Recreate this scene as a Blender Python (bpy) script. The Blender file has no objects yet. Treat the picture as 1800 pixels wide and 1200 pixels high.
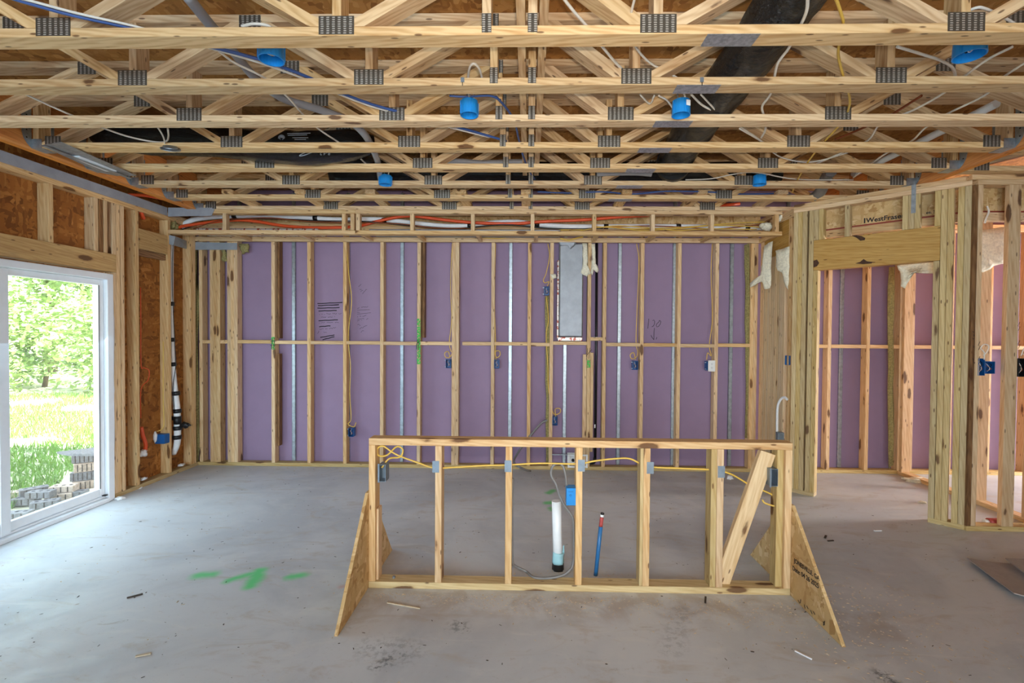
import bpy, bmesh, math, random
from mathutils import Vector, Matrix, noise as mnoise
random.seed(11)
scene = bpy.context.scene
COL = scene.collection

# ------------------------------------------------------------------ camera
F = 850.0; PPX = 913.0; PPY = 600.0; CAMZ = 1.5          # focal length in pixels of the 1800x1200 frame
YAW = 17 / 850; PITCH = 15 / 850; ROLL = 0.0071
_f = Vector((-math.sin(YAW) * math.cos(PITCH), math.cos(YAW) * math.cos(PITCH), -math.sin(PITCH)))
_r = Vector((math.cos(YAW), math.sin(YAW), 0)); _u = _r.cross(_f)
_r, _u = _r * math.cos(ROLL) + _u * math.sin(ROLL), _u * math.cos(ROLL) - _r * math.sin(ROLL)
cam_data = bpy.data.cameras.new('camera'); cam = bpy.data.objects.new('camera', cam_data); COL.objects.link(cam)
cam_data.sensor_width = 36.0; cam_data.lens = 36.0 * F / 1800.0
cam_data.shift_x = -(PPX - 900) / 1800.0; cam_data.clip_start = 0.02
cam.matrix_world = Matrix(((_r.x, _u.x, -_f.x, 0), (_r.y, _u.y, -_f.y, 0), (_r.z, _u.z, -_f.z, CAMZ), (0, 0, 0, 1)))
scene.camera = cam

# ------------------------------------------------------------------ light and exposure
scene.view_settings.view_transform = 'Standard'; scene.view_settings.look = 'None'
scene.view_settings.exposure = 0.40; scene.view_settings.gamma = 1.0; scene.view_settings.use_curve_mapping = False
world = bpy.data.worlds.new('sky'); scene.world = world; world.use_nodes = True
bg = world.node_tree.nodes['Background']; bg.inputs[0].default_value = (0.72, 0.87, 1.0, 1); bg.inputs[1].default_value = 3.8

def light(name, kind, loc, energy, color=(1, 1, 1), target=None, size=None, size_y=None, radius=None):
    d = bpy.data.lights.new(name, kind); d.energy = energy; d.color = color
    o = bpy.data.objects.new(name, d); COL.objects.link(o); o.location = loc
    if target is not None:
        o.rotation_euler = (Vector(target) - Vector(loc)).to_track_quat('-Z', 'Y').to_euler()
    if kind == 'AREA':
        d.shape = 'RECTANGLE'; d.size = size; d.size_y = size_y or size
    if radius is not None and kind != 'AREA': d.shadow_soft_size = radius
    return o
sun = light('sun', 'SUN', (20, 4, 30), 18.0, (1.0, 0.96, 0.88), target=(20 - 0.62, 4 + 0.12, 30 - 0.80)); sun.data.angle = 0.01
light('daylight_rear_window', 'AREA', (-1.5, -3.9, 1.5), 165, (0.46, 0.75, 1.0), target=(-1.4, 0.0, -1.7), size=2.6, size_y=1.7)
light('warm_rear_fill', 'AREA', (1.9, -3.9, 1.4), 80, (1.0, 0.92, 0.80), target=(1.0, 0.2, -0.9), size=1.8, size_y=2.0)  # added warm fill from behind the camera, lifts the floor and right trusses
light('daylight_side_window', 'AREA', (8.9, 4.45, 1.0), 350, (1.0, 0.97, 0.94), target=(6.6, 4.4, -0.9), size=1.0, size_y=1.4)
light('daylight_patio_door', 'AREA', (-4.0, 3.5, 1.05), 14, (0.50, 0.78, 1.0), target=(-2.0, 3.6, -0.8), size=1.3, size_y=1.9)
fl = light('camera_flash', 'SPOT', (0.03, 0.0, 1.63), 135, (1.0, 0.92, 0.82), target=(0.40, 5.0, 1.80), radius=0.03); fl.data.spot_size = math.radians(94); fl.data.spot_blend = 1.0
light('pantry_warm_fill', 'POINT', (5.2, 4.7, 2.3), 6, (1.0, 0.38, 0.14), radius=0.08)  # unseen fill added to warm the purple pantry wall, no lamp stands here

# ------------------------------------------------------------------ pixel helpers (1800x1200 frame)
def ray(px, py): return _f + _r * ((px - PPX) / F) + _u * ((PPY - py) / F)
C0 = Vector((0, 0, CAMZ))
def aY(px, py, Y): d = ray(px, py); return C0 + d * (Y / d.y)
def aX(px, py, X): d = ray(px, py); return C0 + d * (X / d.x)
def aZ(px, py, Z): d = ray(px, py); return C0 + d * ((Z - CAMZ) / d.z)
def aP(px, py, o, n): d = ray(px, py); return C0 + d * ((Vector(o) - C0).dot(Vector(n)) / d.dot(Vector(n)))

# ------------------------------------------------------------------ node helpers
class NT:
    def __init__(s, name):
        s.m = bpy.data.materials.new(name); s.m.use_nodes = True; s.t = s.m.node_tree
        s.b = s.t.nodes['Principled BSDF']; s.out = s.t.nodes['Material Output']
    def n(s, t, **kw):
        x = s.t.nodes.new(t)
        for k, v in kw.items():
            if k.startswith('i_'): x.inputs[int(k[2:])].default_value = v
            else: setattr(x, k, v)
        return x
    def l(s, a, b): s.t.links.new(a, b)
    def set(s, sock, v):
        if hasattr(v, 'is_output') or hasattr(v, 'links'): s.l(v, sock)
        else: sock.default_value = v
    def math(s, op, a, b=0.0, c=0.0, clamp=False):
        x = s.n('ShaderNodeMath', operation=op, use_clamp=clamp)
        s.set(x.inputs[0], a); s.set(x.inputs[1], b); s.set(x.inputs[2], c); return x.outputs[0]
    def vm(s, op, a, b=(0, 0, 0), scale=1.0):
        x = s.n('ShaderNodeVectorMath', operation=op); s.set(x.inputs[0], a); s.set(x.inputs[1], b); s.set(x.inputs[3], scale)
        return x.outputs['Value'] if op in ('LENGTH', 'DISTANCE', 'DOT_PRODUCT') else x.outputs['Vector']
    def map(s, v, scale=(1, 1, 1), rot=(0, 0, 0), loc=(0, 0, 0)):
        x = s.n('ShaderNodeMapping'); s.l(v, x.inputs[0]); x.inputs['Scale'].default_value = scale
        x.inputs['Rotation'].default_value = rot; x.inputs['Location'].default_value = loc; return x.outputs[0]
    def noise(s, v, scale, detail=3, rough=0.55, dist=0.0):
        x = s.n('ShaderNodeTexNoise'); s.l(v, x.inputs['Vector']); x.inputs['Scale'].default_value = scale
        x.inputs['Detail'].default_value = detail; x.inputs['Roughness'].default_value = rough; x.inputs['Distortion'].default_value = dist
        return x.outputs['Fac']
    def ramp(s, f, stops):
        x = s.n('ShaderNodeValToRGB'); s.l(f, x.inputs[0]); e = x.color_ramp.elements
        while len(e) < len(stops): e.new(0.5)
        for k, (p, c) in enumerate(stops):
            e[k].position = p; e[k].color = (*c, 1) if not isinstance(c, (int, float)) else (c, c, c, 1)
        return x.outputs[0]
    def mix(s, f, a, b, mode='MIX'):
        x = s.n('ShaderNodeMix', data_type='RGBA', blend_type=mode); s.set(x.inputs[0], f)
        s.set(x.inputs[6], (*a, 1) if isinstance(a, tuple) and len(a) == 3 else a)
        s.set(x.inputs[7], (*b, 1) if isinstance(b, tuple) and len(b) == 3 else b); return x.outputs[2]
    def smooth(s, v, lo, hi, a=0.0, b=1.0):
        x = s.n('ShaderNodeMapRange', interpolation_type='SMOOTHSTEP'); s.set(x.inputs[0], v)
        x.inputs[1].default_value = lo; x.inputs[2].default_value = hi; x.inputs[3].default_value = a; x.inputs[4].default_value = b
        return x.outputs[0]
    def bump(s, h, strength=0.3, dist=0.002):
        x = s.n('ShaderNodeBump'); x.inputs['Strength'].default_value = strength; x.inputs['Distance'].default_value = dist
        s.l(h, x.inputs['Height']); s.l(x.outputs[0], s.b.inputs['Normal'])
    def coords(s, rnd=True):
        tc = s.n('ShaderNodeTexCoord').outputs['Object']
        if not rnd: return tc, None
        r = s.n('ShaderNodeObjectInfo').outputs['Random']
        off = s.vm('SCALE', (37.0, 19.0, 23.0), scale=r); return s.vm('ADD', tc, off), r
    def fin(s, color, rough=0.6, metal=0.0, spec=None):
        s.set(s.b.inputs['Base Color'], (*color, 1) if isinstance(color, tuple) and len(color) == 3 else color)
        s.set(s.b.inputs['Roughness'], rough); s.b.inputs['Metallic'].default_value = metal
        if spec is not None: s.b.inputs['Specular IOR Level'].default_value = spec
        return s.m

def srgb(r, g, b):
    f = lambda c: (c / 255) / 12.92 if c <= 10 else (((c / 255) + 0.055) / 1.055) ** 2.4
    return (f(r), f(g), f(b))
MATS = {}
def wood(name, light_c, dark_c, knot=(0.10, 0.035, 0.012), var=0.22, grain=1.0, knots=0.15):
    s = NT(name); v, r = s.coords()
    g1 = s.noise(s.map(v, (0.9, 16, 16)), 2.2, 4, 0.6, 0.4)
    w = s.n('ShaderNodeTexWave', wave_type='BANDS', bands_direction='DIAGONAL'); s.l(s.map(v, (0.35, 2.2, 3.0)), w.inputs[0])
    w.inputs['Scale'].default_value = 9; w.inputs['Distortion'].default_value = 7; w.inputs['Detail'].default_value = 2; w.inputs['Detail Scale'].default_value = 1.2
    fine = s.noise(s.map(v, (3, 160, 160)), 1.0, 2)
    f = s.math('ADD', s.math('MULTIPLY', g1, 0.70), s.math('MULTIPLY', w.outputs['Fac'], 0.13 * grain))
    f = s.math('ADD', f, s.math('MULTIPLY', fine, 0.16))
    c = s.ramp(f, [(0.28, dark_c), (0.62, light_c)])
    k = s.n('ShaderNodeTexVoronoi'); s.l(s.map(v, (2.4, 8.0, 8.0)), k.inputs['Vector']); k.inputs['Scale'].default_value = 1.0
    kd = s.math('ADD', k.outputs['Distance'], s.math('MULTIPLY', s.math('SUBTRACT', s.noise(s.map(v, (9, 22, 22)), 1.0, 3), 0.5), 0.22))
    c = s.mix(s.smooth(kd, knots + 0.10, knots - 0.02, 0, 0.55), c, dark_c)
    c = s.mix(s.smooth(kd, knots + 0.02, knots - 0.03, 0, 0.85), c, knot)
    k2 = s.n('ShaderNodeTexVoronoi'); s.l(s.map(v, (7, 26, 26), loc=(3, 1, 7)), k2.inputs['Vector']); k2.inputs['Scale'].default_value = 1.0
    c = s.mix(s.smooth(k2.outputs['Distance'], 0.15, 0.08, 0, 0.8), c, knot)
    stain = s.noise(s.map(v, (2.0, 7, 7), loc=(9, 4, 2)), 1.0, 4, 0.7)
    c = s.mix(s.smooth(stain, 0.60, 0.80, 0, 0.35), c, (0.17, 0.12, 0.08))
    hs = s.n('ShaderNodeHueSaturation'); s.l(c, hs.inputs['Color']); s.l(s.math('ADD', s.math('MULTIPLY', r, var), 1 - var * 0.55), hs.inputs['Value'])
    r2 = s.math('FRACT', s.math('MULTIPLY', r, 7.31)); s.l(s.math('ADD', s.math('MULTIPLY', r2, 0.2), 0.9), hs.inputs['Saturation'])
    s.bump(f, 0.25, 0.002)
    MATS[name] = s.fin(hs.outputs[0], 0.62, spec=0.3); return MATS[name]

def osb(name, a, b, c3, scale=1.0):
    s = NT(name); v, r = s.coords()
    wv = s.n('ShaderNodeTexNoise'); s.l(v, wv.inputs['Vector']); wv.inputs['Scale'].default_value = 9
    vv = s.vm('ADD', v, s.vm('SCALE', s.vm('SUBTRACT', wv.outputs['Color'], (0.5, 0.5, 0.5)), scale=0.05))
    cols = []
    for k, (sc, rt) in enumerate(((( 11, 46, 34), 0.5), ((34, 12, 46), -0.7), ((46, 30, 13), 1.1))):
        x = s.n('ShaderNodeTexVoronoi'); s.l(s.map(vv, tuple(q * scale for q in sc), (rt, rt * 0.7, rt)), x.inputs['Vector']); x.inputs['Scale'].default_value = 1.0
        sep = s.n('ShaderNodeSeparateColor'); s.l(x.outputs['Color'], sep.inputs[0])
        edge = s.smooth(x.outputs['Distance'], 0.35, 0.8, 0, 0.35)
        cols.append((s.ramp(sep.outputs[0], [(0.0, b), (0.35, a), (0.7, a), (1.0, c3)]), sep.outputs[1], edge))
    c = s.mix(s.math('GREATER_THAN', cols[1][1], 0.5), cols[0][0], cols[1][0])
    c = s.mix(s.math('GREATER_THAN', cols[2][1], 0.6), c, cols[2][0])
    big = s.noise(v, 3.0, 3); c = s.mix(s.smooth(big, 0.35, 0.7, 0, 0.4), c, b)
    fib = s.noise(s.map(vv, (14, 190, 120), (0.5, 0.3, 0.5)), 1.0, 2); c = s.mix(s.smooth(fib, 0.55, 0.75, 0, 0.3), c, b)
    s.bump(s.math('ADD', cols[0][1], cols[1][1]), 0.35, 0.002)
    MATS[name] = s.fin(c, 0.6, spec=0.3); return MATS[name]

def plain(name, color, rough=0.5, metal=0.0, var=0.12, scale=14.0, spec=None, bump=0.0):
    s = NT(name); v, r = s.coords()
    f = s.noise(v, scale, 4, 0.6)
    c = s.mix(s.smooth(f, 0.3, 0.7), tuple(min(1, q * (1 + var)) for q in color), tuple(q * (1 - var) for q in color))
    if bump: s.bump(f, bump, 0.004)
    MATS[name] = s.fin(c, rough, metal, spec); return MATS[name]

wood('stud_wood', srgb(230, 198, 152), srgb(200, 154, 104))
wood('truss_wood', srgb(228, 195, 148), srgb(194, 148, 98), grain=1.6, knots=0.115)
wood('treated_wood', srgb(210, 186, 136), srgb(178, 146, 92))
wood('header_wood', srgb(200, 162, 100), srgb(172, 128, 68), grain=1.2, knots=0.2)
wood('weathered_wood', srgb(150, 110, 70), srgb(86, 52, 28))
wood('brace_wood', srgb(234, 208, 168), srgb(206, 170, 124), grain=0.7)
osb('osb', srgb(162, 102, 44), srgb(116, 68, 26), srgb(190, 130, 66), 0.8)
osb('osb_subfloor', srgb(178, 124, 62), srgb(136, 86, 38), srgb(204, 152, 88), 0.8)
osb('osb_pale', srgb(214, 180, 126), srgb(180, 138, 84), srgb(232, 204, 156))
wood('lvl_wood', srgb(234, 152, 62), srgb(204, 116, 36), var=0.08, knots=0.0)
plain('joist_red', srgb(150, 62, 44), 0.6)
def gang():
    s = NT('gang_plate_steel'); v, r = s.coords()
    sp = s.n('ShaderNodeSeparateXYZ'); s.l(v, sp.inputs[0])
    loc = s.n('ShaderNodeTexCoord').outputs['Object']; q = s.n('ShaderNodeSeparateXYZ'); s.l(loc, q.inputs[0])
    fx = s.math('FRACT', s.math('MULTIPLY', q.outputs[0], 42.0)); fz = s.math('FRACT', s.math('MULTIPLY', q.outputs[2], 110.0))
    jit = s.noise(loc, 160, 2)
    m = s.math('MULTIPLY', s.smooth(s.math('ABSOLUTE', s.math('SUBTRACT', s.math('ADD', fx, s.math('MULTIPLY', jit, 0.3)), 0.65)), 0.30, 0.18), s.smooth(s.math('ABSOLUTE', s.math('SUBTRACT', fz, 0.5)), 0.34, 0.2))
    c = s.mix(m, srgb(96, 90, 80), srgb(196, 190, 180)); s.bump(m, 0.5, 0.002)
    MATS['gang'] = s.fin(c, 0.45, 0.55)
gang()
plain('galvanized', srgb(164, 172, 178), 0.42, 0.8, 0.18, 30)
plain('nail_plate_steel', srgb(128, 140, 150), 0.45, 0.5, 0.12, 25)
plain('splice_steel', srgb(176, 178, 182), 0.42, 0.6, 0.25, 60)
plain('foil', srgb(146, 150, 156), 0.52, 0.75, 0.10, 9, bump=0.10)
plain('purple_gypsum', srgb(152, 128, 156), 0.75, 0, 0.03, 5)
plain('white_vinyl', srgb(236, 240, 244), 0.35, 0, 0.02)
plain('white_plastic', srgb(240, 240, 238), 0.4, 0, 0.03)
plain('pvc_white', srgb(238, 242, 244), 0.3, 0, 0.02)
plain('foam_white', srgb(240, 240, 240), 0.6, 0, 0.04)
plain('blue_plastic', srgb(30, 138, 214), 0.35, 0, 0.06)
plain('dark_blue_plastic', srgb(24, 92, 158), 0.4, 0, 0.08)
plain('blue_pipe', srgb(44, 112, 168), 0.4, 0, 0.06)
plain('light_blue_foam', srgb(166, 214, 222), 0.6, 0, 0.05)
plain('red_tape', srgb(176, 74, 70), 0.5, 0, 0.15, 60)
plain('yellow_cable', srgb(230, 190, 84), 0.4, 0, 0.05)
plain('white_cable', srgb(232, 226, 214), 0.4, 0, 0.04)
plain('grey_cable', srgb(126, 124, 122), 0.45, 0, 0.06)
plain('blue_cable', srgb(66, 96, 160), 0.4, 0, 0.06)
plain('black_plastic', srgb(22, 22, 24), 0.4, 0, 0.1)
plain('black_iron', srgb(26, 26, 30), 0.35, 0.3, 0.1)
plain('copper_wire', srgb(150, 80, 44), 0.4, 0.4, 0.1)
plain('orange_pipe', srgb(222, 84, 38), 0.42, 0, 0.05)
plain('grey_conduit', srgb(150, 150, 154), 0.45, 0, 0.05)
plain('grey_wrap', srgb(158, 160, 166), 0.42, 0, 0.10, 8)
plain('cardboard', srgb(172, 160, 152), 0.8, 0, 0.06, 20)
plain('knot_wood', srgb(70, 40, 18), 0.7, 0, 0.35, 60)
plain('ink', srgb(30, 26, 34), 0.8, 0, 0.05)
plain('faint_ink', srgb(84, 66, 98), 0.8, 0, 0.05)
plain('print_white', srgb(150, 156, 164), 0.6, 0, 0.05)
plain('green_paint', srgb(60, 196, 84), 0.7, 0, 0.15, 40)
_g = MATS['green_paint'].node_tree; _n = _g.nodes.new('ShaderNodeTexNoise'); _n.inputs['Scale'].default_value = 55; _c = _g.nodes.new('ShaderNodeTexCoord'); _g.links.new(_c.outputs['Object'], _n.inputs[0]); _mr = _g.nodes.new('ShaderNodeMapRange'); _mr.inputs[1].default_value = 0.35; _mr.inputs[2].default_value = 0.62; _g.links.new(_n.outputs[0], _mr.inputs[0]); _g.links.new(_mr.outputs[0], _g.nodes['Principled BSDF'].inputs['Alpha'])
plain('grey_drywall', srgb(186, 186, 186), 0.8, 0, 0.03)
plain('wool_cream', srgb(232, 226, 204), 0.95, 0, 0.12, 60, bump=0.8)
plain('wool_green', srgb(150, 138, 88), 0.95, 0, 0.3, 60, bump=0.8)
plain('wool_wrap', srgb(196, 180, 170), 0.7, 0, 0.3, 50)
plain('brick_dark', srgb(128, 126, 128), 0.85, 0, 0.25, 40, bump=0.5)
plain('brick_pale', srgb(196, 178, 162), 0.85, 0, 0.25, 40, bump=0.5)
plain('bark', srgb(108, 92, 74), 0.9, 0, 0.3, 20, bump=0.6)
plain('grass_blade', srgb(120, 160, 70), 0.7, 0, 0.3, 6)
plain('leaf', srgb(156, 182, 112), 0.6, 0, 0.3, 3)
plain('yard_soil', srgb(204, 200, 172), 0.9, 0, 0.25, 3)
plain('chip_pale', srgb(206, 186, 156), 0.8, 0, 0.2)
plain('chip_dark', srgb(66, 56, 48), 0.8, 0, 0.3)
plain('frost_plastic', srgb(170, 178, 186), 0.35, 0, 0.08)
_s = MATS['frost_plastic'].node_tree.nodes['Principled BSDF']; _s.inputs['Alpha'].default_value = 0.62
def bag():
    s = NT('black_duct_wrap'); v, r = s.coords()
    f = s.noise(s.map(v, (3.0, 9, 9)), 9, 4, 0.6, 1.5); s.bump(f, 1.0, 0.03)
    s.b.inputs['Coat Weight'].default_value = 0.1
    MATS['bag'] = s.fin((0.006, 0.006, 0.007), 0.16, spec=0.35)
bag()
def wrap():
    s = NT('printed_duct_wrap'); v, r = s.coords()
    w = s.noise(s.map(v, (40, 18, 18), (0, 0.6, 0)), 1.0, 2)
    c = s.mix(s.smooth(w, 0.52, 0.58), srgb(206, 196, 190), srgb(146, 66, 50)); s.bump(w, 0.4, 0.003)
    MATS['wrap'] = s.fin(c, 0.35, 0.35)
wrap()
def glass():
    s = NT('dusty_glass'); tr = s.n('ShaderNodeBsdfTransparent'); tr.inputs[0].default_value = (0.96, 0.98, 0.97, 1)
    gl = s.n('ShaderNodeBsdfGlossy'); gl.inputs['Roughness'].default_value = 0.02; df = s.n('ShaderNodeBsdfDiffuse'); df.inputs[0].default_value = (0.85, 0.88, 0.9, 1)
    tc = s.n('ShaderNodeTexCoord').outputs['Object']; sp = s.n('ShaderNodeSeparateXYZ'); s.l(tc, sp.inputs[0])
    n1 = s.noise(tc, 90, 3, 0.7); low = s.smooth(sp.outputs[2], -0.45, -0.9, 0.0, 1.0)
    dust = s.math('ADD', s.math('MULTIPLY', s.math('MULTIPLY', s.smooth(n1, 0.5, 0.62), low), 0.30), 0.05)
    m1 = s.n('ShaderNodeMixShader'); s.l(dust, m1.inputs[0]); s.l(tr.outputs[0], m1.inputs[1]); s.l(df.outputs[0], m1.inputs[2])
    m2 = s.n('ShaderNodeMixShader'); m2.inputs[0].default_value = 0.05; s.l(m1.outputs[0], m2.inputs[1]); s.l(gl.outputs[0], m2.inputs[2])
    s.l(m2.outputs[0], s.out.inputs[0]); MATS['glass'] = s.m
glass()
def concrete():
    s = NT('concrete_slab'); tc = s.n('ShaderNodeTexCoord').outputs['Object']
    n1 = s.noise(tc, 0.9, 5, 0.6, 0.6); n2 = s.noise(tc, 5, 5, 0.65, 0.4); n3 = s.noise(tc, 45, 3, 0.7); n4 = s.noise(s.map(tc, (1.0, 2.6, 1), (0, 0, 0.3)), 2.2, 6, 0.7, 1.2)
    c = s.mix(s.smooth(n1, 0.40, 0.62), srgb(208, 211, 214), srgb(188, 192, 197))
    c = s.mix(s.smooth(n2, 0.45, 0.72, 0, 0.35), c, srgb(216, 216, 214))
    c = s.mix(s.smooth(n4, 0.52, 0.68, 0, 0.5), c, srgb(184, 174, 162))
    n5 = s.noise(s.map(tc, (1.0, 1.8, 1), (0, 0, -0.5), (3, 5, 0)), 7.0, 6, 0.75, 1.5); c = s.mix(s.smooth(n5, 0.60, 0.72, 0, 0.5), c, srgb(162, 152, 140))
    n6 = s.noise(s.map(tc, (0.6, 2.2, 1), (0, 0, 0.9), (8, 2, 0)), 3.0, 4, 0.6, 0.8); c = s.mix(s.smooth(n6, 0.56, 0.70, 0, 0.4), c, srgb(220, 220, 218))
    c = s.mix(s.smooth(n3, 0.60, 0.75, 0, 0.25), c, srgb(150, 146, 142))
    warp = s.n('ShaderNodeTexNoise'); s.l(tc, warp.inputs['Vector']); warp.inputs['Scale'].default_value = 14; warp.inputs['Detail'].default_value = 4
    wp = s.vm('ADD', tc, s.vm('SCALE', s.vm('SUBTRACT', warp.outputs['Color'], (0.5, 0.5, 0.5)), scale=0.05))
    flat = s.vm('MULTIPLY', wp, (1, 1, 0))
    def seg(a, b, r0, r1, amt):
        a = Vector((a.x, a.y, 0)); b = Vector((b.x, b.y, 0)); ab = b - a; L2 = max(ab.dot(ab), 1e-6)
        t = s.math('DIVIDE', s.vm('DOT_PRODUCT', s.vm('SUBTRACT', flat, tuple(a)), tuple(ab)), L2, clamp=True)
        d = s.vm('DISTANCE', flat, s.vm('ADD', s.vm('SCALE', tuple(ab), scale=t), tuple(a)))
        return s.smooth(d, r1, r0, 0, amt)
    def layer(c, segs, color):
        m = None
        for a, b, r0, r1, amt in segs:
            k = seg(a, b, r0, r1, amt); m = k if m is None else s.math('MAXIMUM', m, k)
        return s.mix(m, c, color)
    g = lambda x, y: aZ(x, y, 0)
    gm = s.smooth(n3, 0.30, 0.5, 0.55, 1.0)
    c0 = c
    c = layer(c, [(g(640, 1050), g(1400, 1065), 0.02, 0.30, 0.55), (g(1430, 1080), g(1560, 1100), 0.02, 0.28, 0.5)], srgb(166, 148, 128))   # wood dust swept along the low wall
    c = s.mix(s.smooth(n2, 0.35, 0.6), c, c0)
    c = layer(c, [(g(350, 1011), g(372, 1009), 0.0, 0.075, 0.9), (g(402, 1020), g(452, 1005), 0.0, 0.060, 0.9), (g(456, 1004), g(441, 1029), 0.008, 0.075, 0.95), (g(514, 1013), g(530, 1011), 0.0, 0.07, 0.9)], srgb(98, 214, 132))
    c = layer(c, [(g(972, 862), g(964, 866), 0.01, 0.06, 0.8), (g(962, 884), g(974, 882), 0.012, 0.06, 0.8), (g(972, 896), g(968, 893), 0.01, 0.05, 0.7)], srgb(84, 200, 104))
    c = layer(c, [(g(600, 1031), g(612, 1029), 0.005, 0.04, 0.35)], srgb(205, 120, 110))
    blk = s.noise(tc, 26, 5, 0.75); bm = s.smooth(blk, 0.46, 0.60)
    d0 = c
    c = layer(c, [(g(655, 1137), g(715, 1145), 0.02, 0.14, 0.32), (g(800, 1100), g(812, 1102), 0.02, 0.07, 0.5), (g(1180, 1140), g(1200, 1075), 0.02, 0.10, 0.25), (g(700, 1150), g(665, 1172), 0.01, 0.06, 0.7), (g(1555, 1190), g(1560, 1196), 0.02, 0.08, 0.8)], srgb(70, 74, 80))
    c = s.mix(bm, d0, c)
    s.bump(s.math('ADD', n2, s.math('MULTIPLY', n3, 0.5)), 0.12, 0.004)
    MATS['concrete'] = s.fin(c, s.smooth(n2, 0.3, 0.7, 0.42, 0.62), spec=0.4)
concrete()
M = MATS

# ------------------------------------------------------------------ mesh helpers
WM = {}
def place(o, parent, Mx):
    COL.objects.link(o); WM[o.name] = Mx.copy()
    if parent is not None:
        o.parent = parent; o.matrix_basis = WM[parent.name].inverted() @ Mx
    else: o.matrix_basis = Mx
    return o
def tag(o, label=None, cat=None, group=None, kind=None):
    if label: o['label'] = label
    if cat: o['category'] = cat
    if group: o['group'] = group
    if kind: o['kind'] = kind
    return o
def empty(name, loc=(0, 0, 0)):
    o = bpy.data.objects.new(name, None); o.empty_display_size = 0.1
    return place(o, None, Matrix.Translation(Vector(loc)))
def mobj(name, verts, faces, mat, parent=None, smooth=False, center=True):
    vs = [Vector(v) for v in verts]
    c = sum(vs, Vector()) / len(vs) if center else Vector()
    me = bpy.data.meshes.new(name); me.from_pydata([tuple(v - c) for v in vs], [], faces); me.materials.append(M[mat])
    if smooth:
        for p in me.polygons: p.use_smooth = True
    bm = bmesh.new(); bm.from_mesh(me); bmesh.ops.recalc_face_normals(bm, faces=bm.faces); bm.to_mesh(me); bm.free()
    return place(bpy.data.objects.new(name, me), parent, Matrix.Translation(c))
_bc = {}
def box_mesh(L, W, H, mat, bev=0.0018):
    k = (round(L, 4), round(W, 4), round(H, 4), mat, bev)
    if k in _bc: return _bc[k]
    me = bpy.data.meshes.new('board'); bm = bmesh.new(); bmesh.ops.create_cube(bm, size=1.0)
    for v in bm.verts: v.co = Vector((v.co.x * L, v.co.y * W, v.co.z * H))
    b = min(bev, min(L, W, H) * 0.3)
    if b > 0: bmesh.ops.bevel(bm, geom=list(bm.edges), offset=b, segments=1, affect='EDGES')
    bm.to_mesh(me); bm.free(); me.materials.append(M[mat]); _bc[k] = me; return me
def board(name, mat, c, L, W, H, ax, up, parent=None, bev=0.0018):
    ax = Vector(ax).normalized(); up = Vector(up); up = (up - ax * up.dot(ax)).normalized(); y = up.cross(ax)
    Mx = Matrix(((ax.x, y.x, up.x, c[0]), (ax.y, y.y, up.y, c[1]), (ax.z, y.z, up.z, c[2]), (0, 0, 0, 1)))
    return place(bpy.data.objects.new(name, box_mesh(L, W, H, mat, bev)), parent, Mx)
def box(name, mat, x0, x1, y0, y1, z0, z1, parent=None, bev=0.0018, keep=False):
    d = (abs(x1 - x0), abs(y1 - y0), abs(z1 - z0)); c = ((x0 + x1) / 2, (y0 + y1) / 2, (z0 + z1) / 2)
    k = 0 if keep else max(range(3), key=lambda i: d[i])
    if k == 0: return board(name, mat, c, d[0], d[1], d[2], (1, 0, 0), (0, 0, 1), parent, bev)
    if k == 1: return board(name, mat, c, d[1], d[0], d[2], (0, 1, 0), (0, 0, 1), parent, bev)
    return board(name, mat, c, d[2], d[0], d[1], (0, 0, 1), (0, 1, 0), parent, bev)
def bar(name, mat, p, q, W, H, up=(0, 0, 1), parent=None, bev=0.0018):
    p = Vector(p); q = Vector(q); return board(name, mat, (p + q) / 2, (q - p).length, W, H, q - p, up, parent, bev)
def spline(pts, n=6):
    P = [Vector(p) for p in pts]
    if len(P) < 3: return P
    P = [P[0] * 2 - P[1]] + P + [P[-1] * 2 - P[-2]]; out = []
    for i in range(1, len(P) - 2):
        a, b, c, d = P[i - 1], P[i], P[i + 1], P[i + 2]
        for k in range(n):
            t = k / n
            out.append(0.5 * ((2 * b) + (c - a) * t + (2 * a - 5 * b + 4 * c - d) * t * t + (3 * b - a - 3 * c + d) * t ** 3))
    out.append(P[-2]); return out
def tube(name, mat, pts, r, parent=None, seg=8, n=6, flat=1.0, radii=None, smooth=True, wob=0.0):
    P = spline(pts, n) if n > 1 else [Vector(p) for p in pts]
    verts = []; faces = []; t0 = (P[1] - P[0]).normalized()
    u = Vector((0, 0, 1)) if abs(t0.z) < 0.9 else Vector((0, 1, 0)); N = len(P)
    for i, p in enumerate(P):
        t = (P[min(i + 1, N - 1)] - P[max(i - 1, 0)]).normalized()
        u = (u - t * u.dot(t)); u = u.normalized() if u.length > 1e-6 else t.orthogonal().normalized(); w = t.cross(u)
        rr = r
        if radii: f = i / (N - 1) * (len(radii) - 1); k = min(int(f), len(radii) - 2); rr = radii[k] + (radii[k + 1] - radii[k]) * (f - k)
        for j in range(seg):
            a = 2 * math.pi * j / seg
            q = rr * (1 + (wob * mnoise.noise(Vector((p.x * 6, p.y * 6 + j, p.z * 6))) if wob else 0))
            verts.append(p + u * math.cos(a) * q * flat + w * math.sin(a) * q)
    for i in range(N - 1):
        for j in range(seg):
            a = i * seg + j; b = i * seg + (j + 1) % seg; faces.append((a, b, b + seg, a + seg))
    faces.append(tuple(range(seg))[::-1]); faces.append(tuple((N - 1) * seg + j for j in range(seg)))
    o = mobj(name, verts, faces, mat, parent)
    if smooth:
        for p in o.data.polygons: p.use_smooth = len(p.vertices) == 4
    return o
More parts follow.
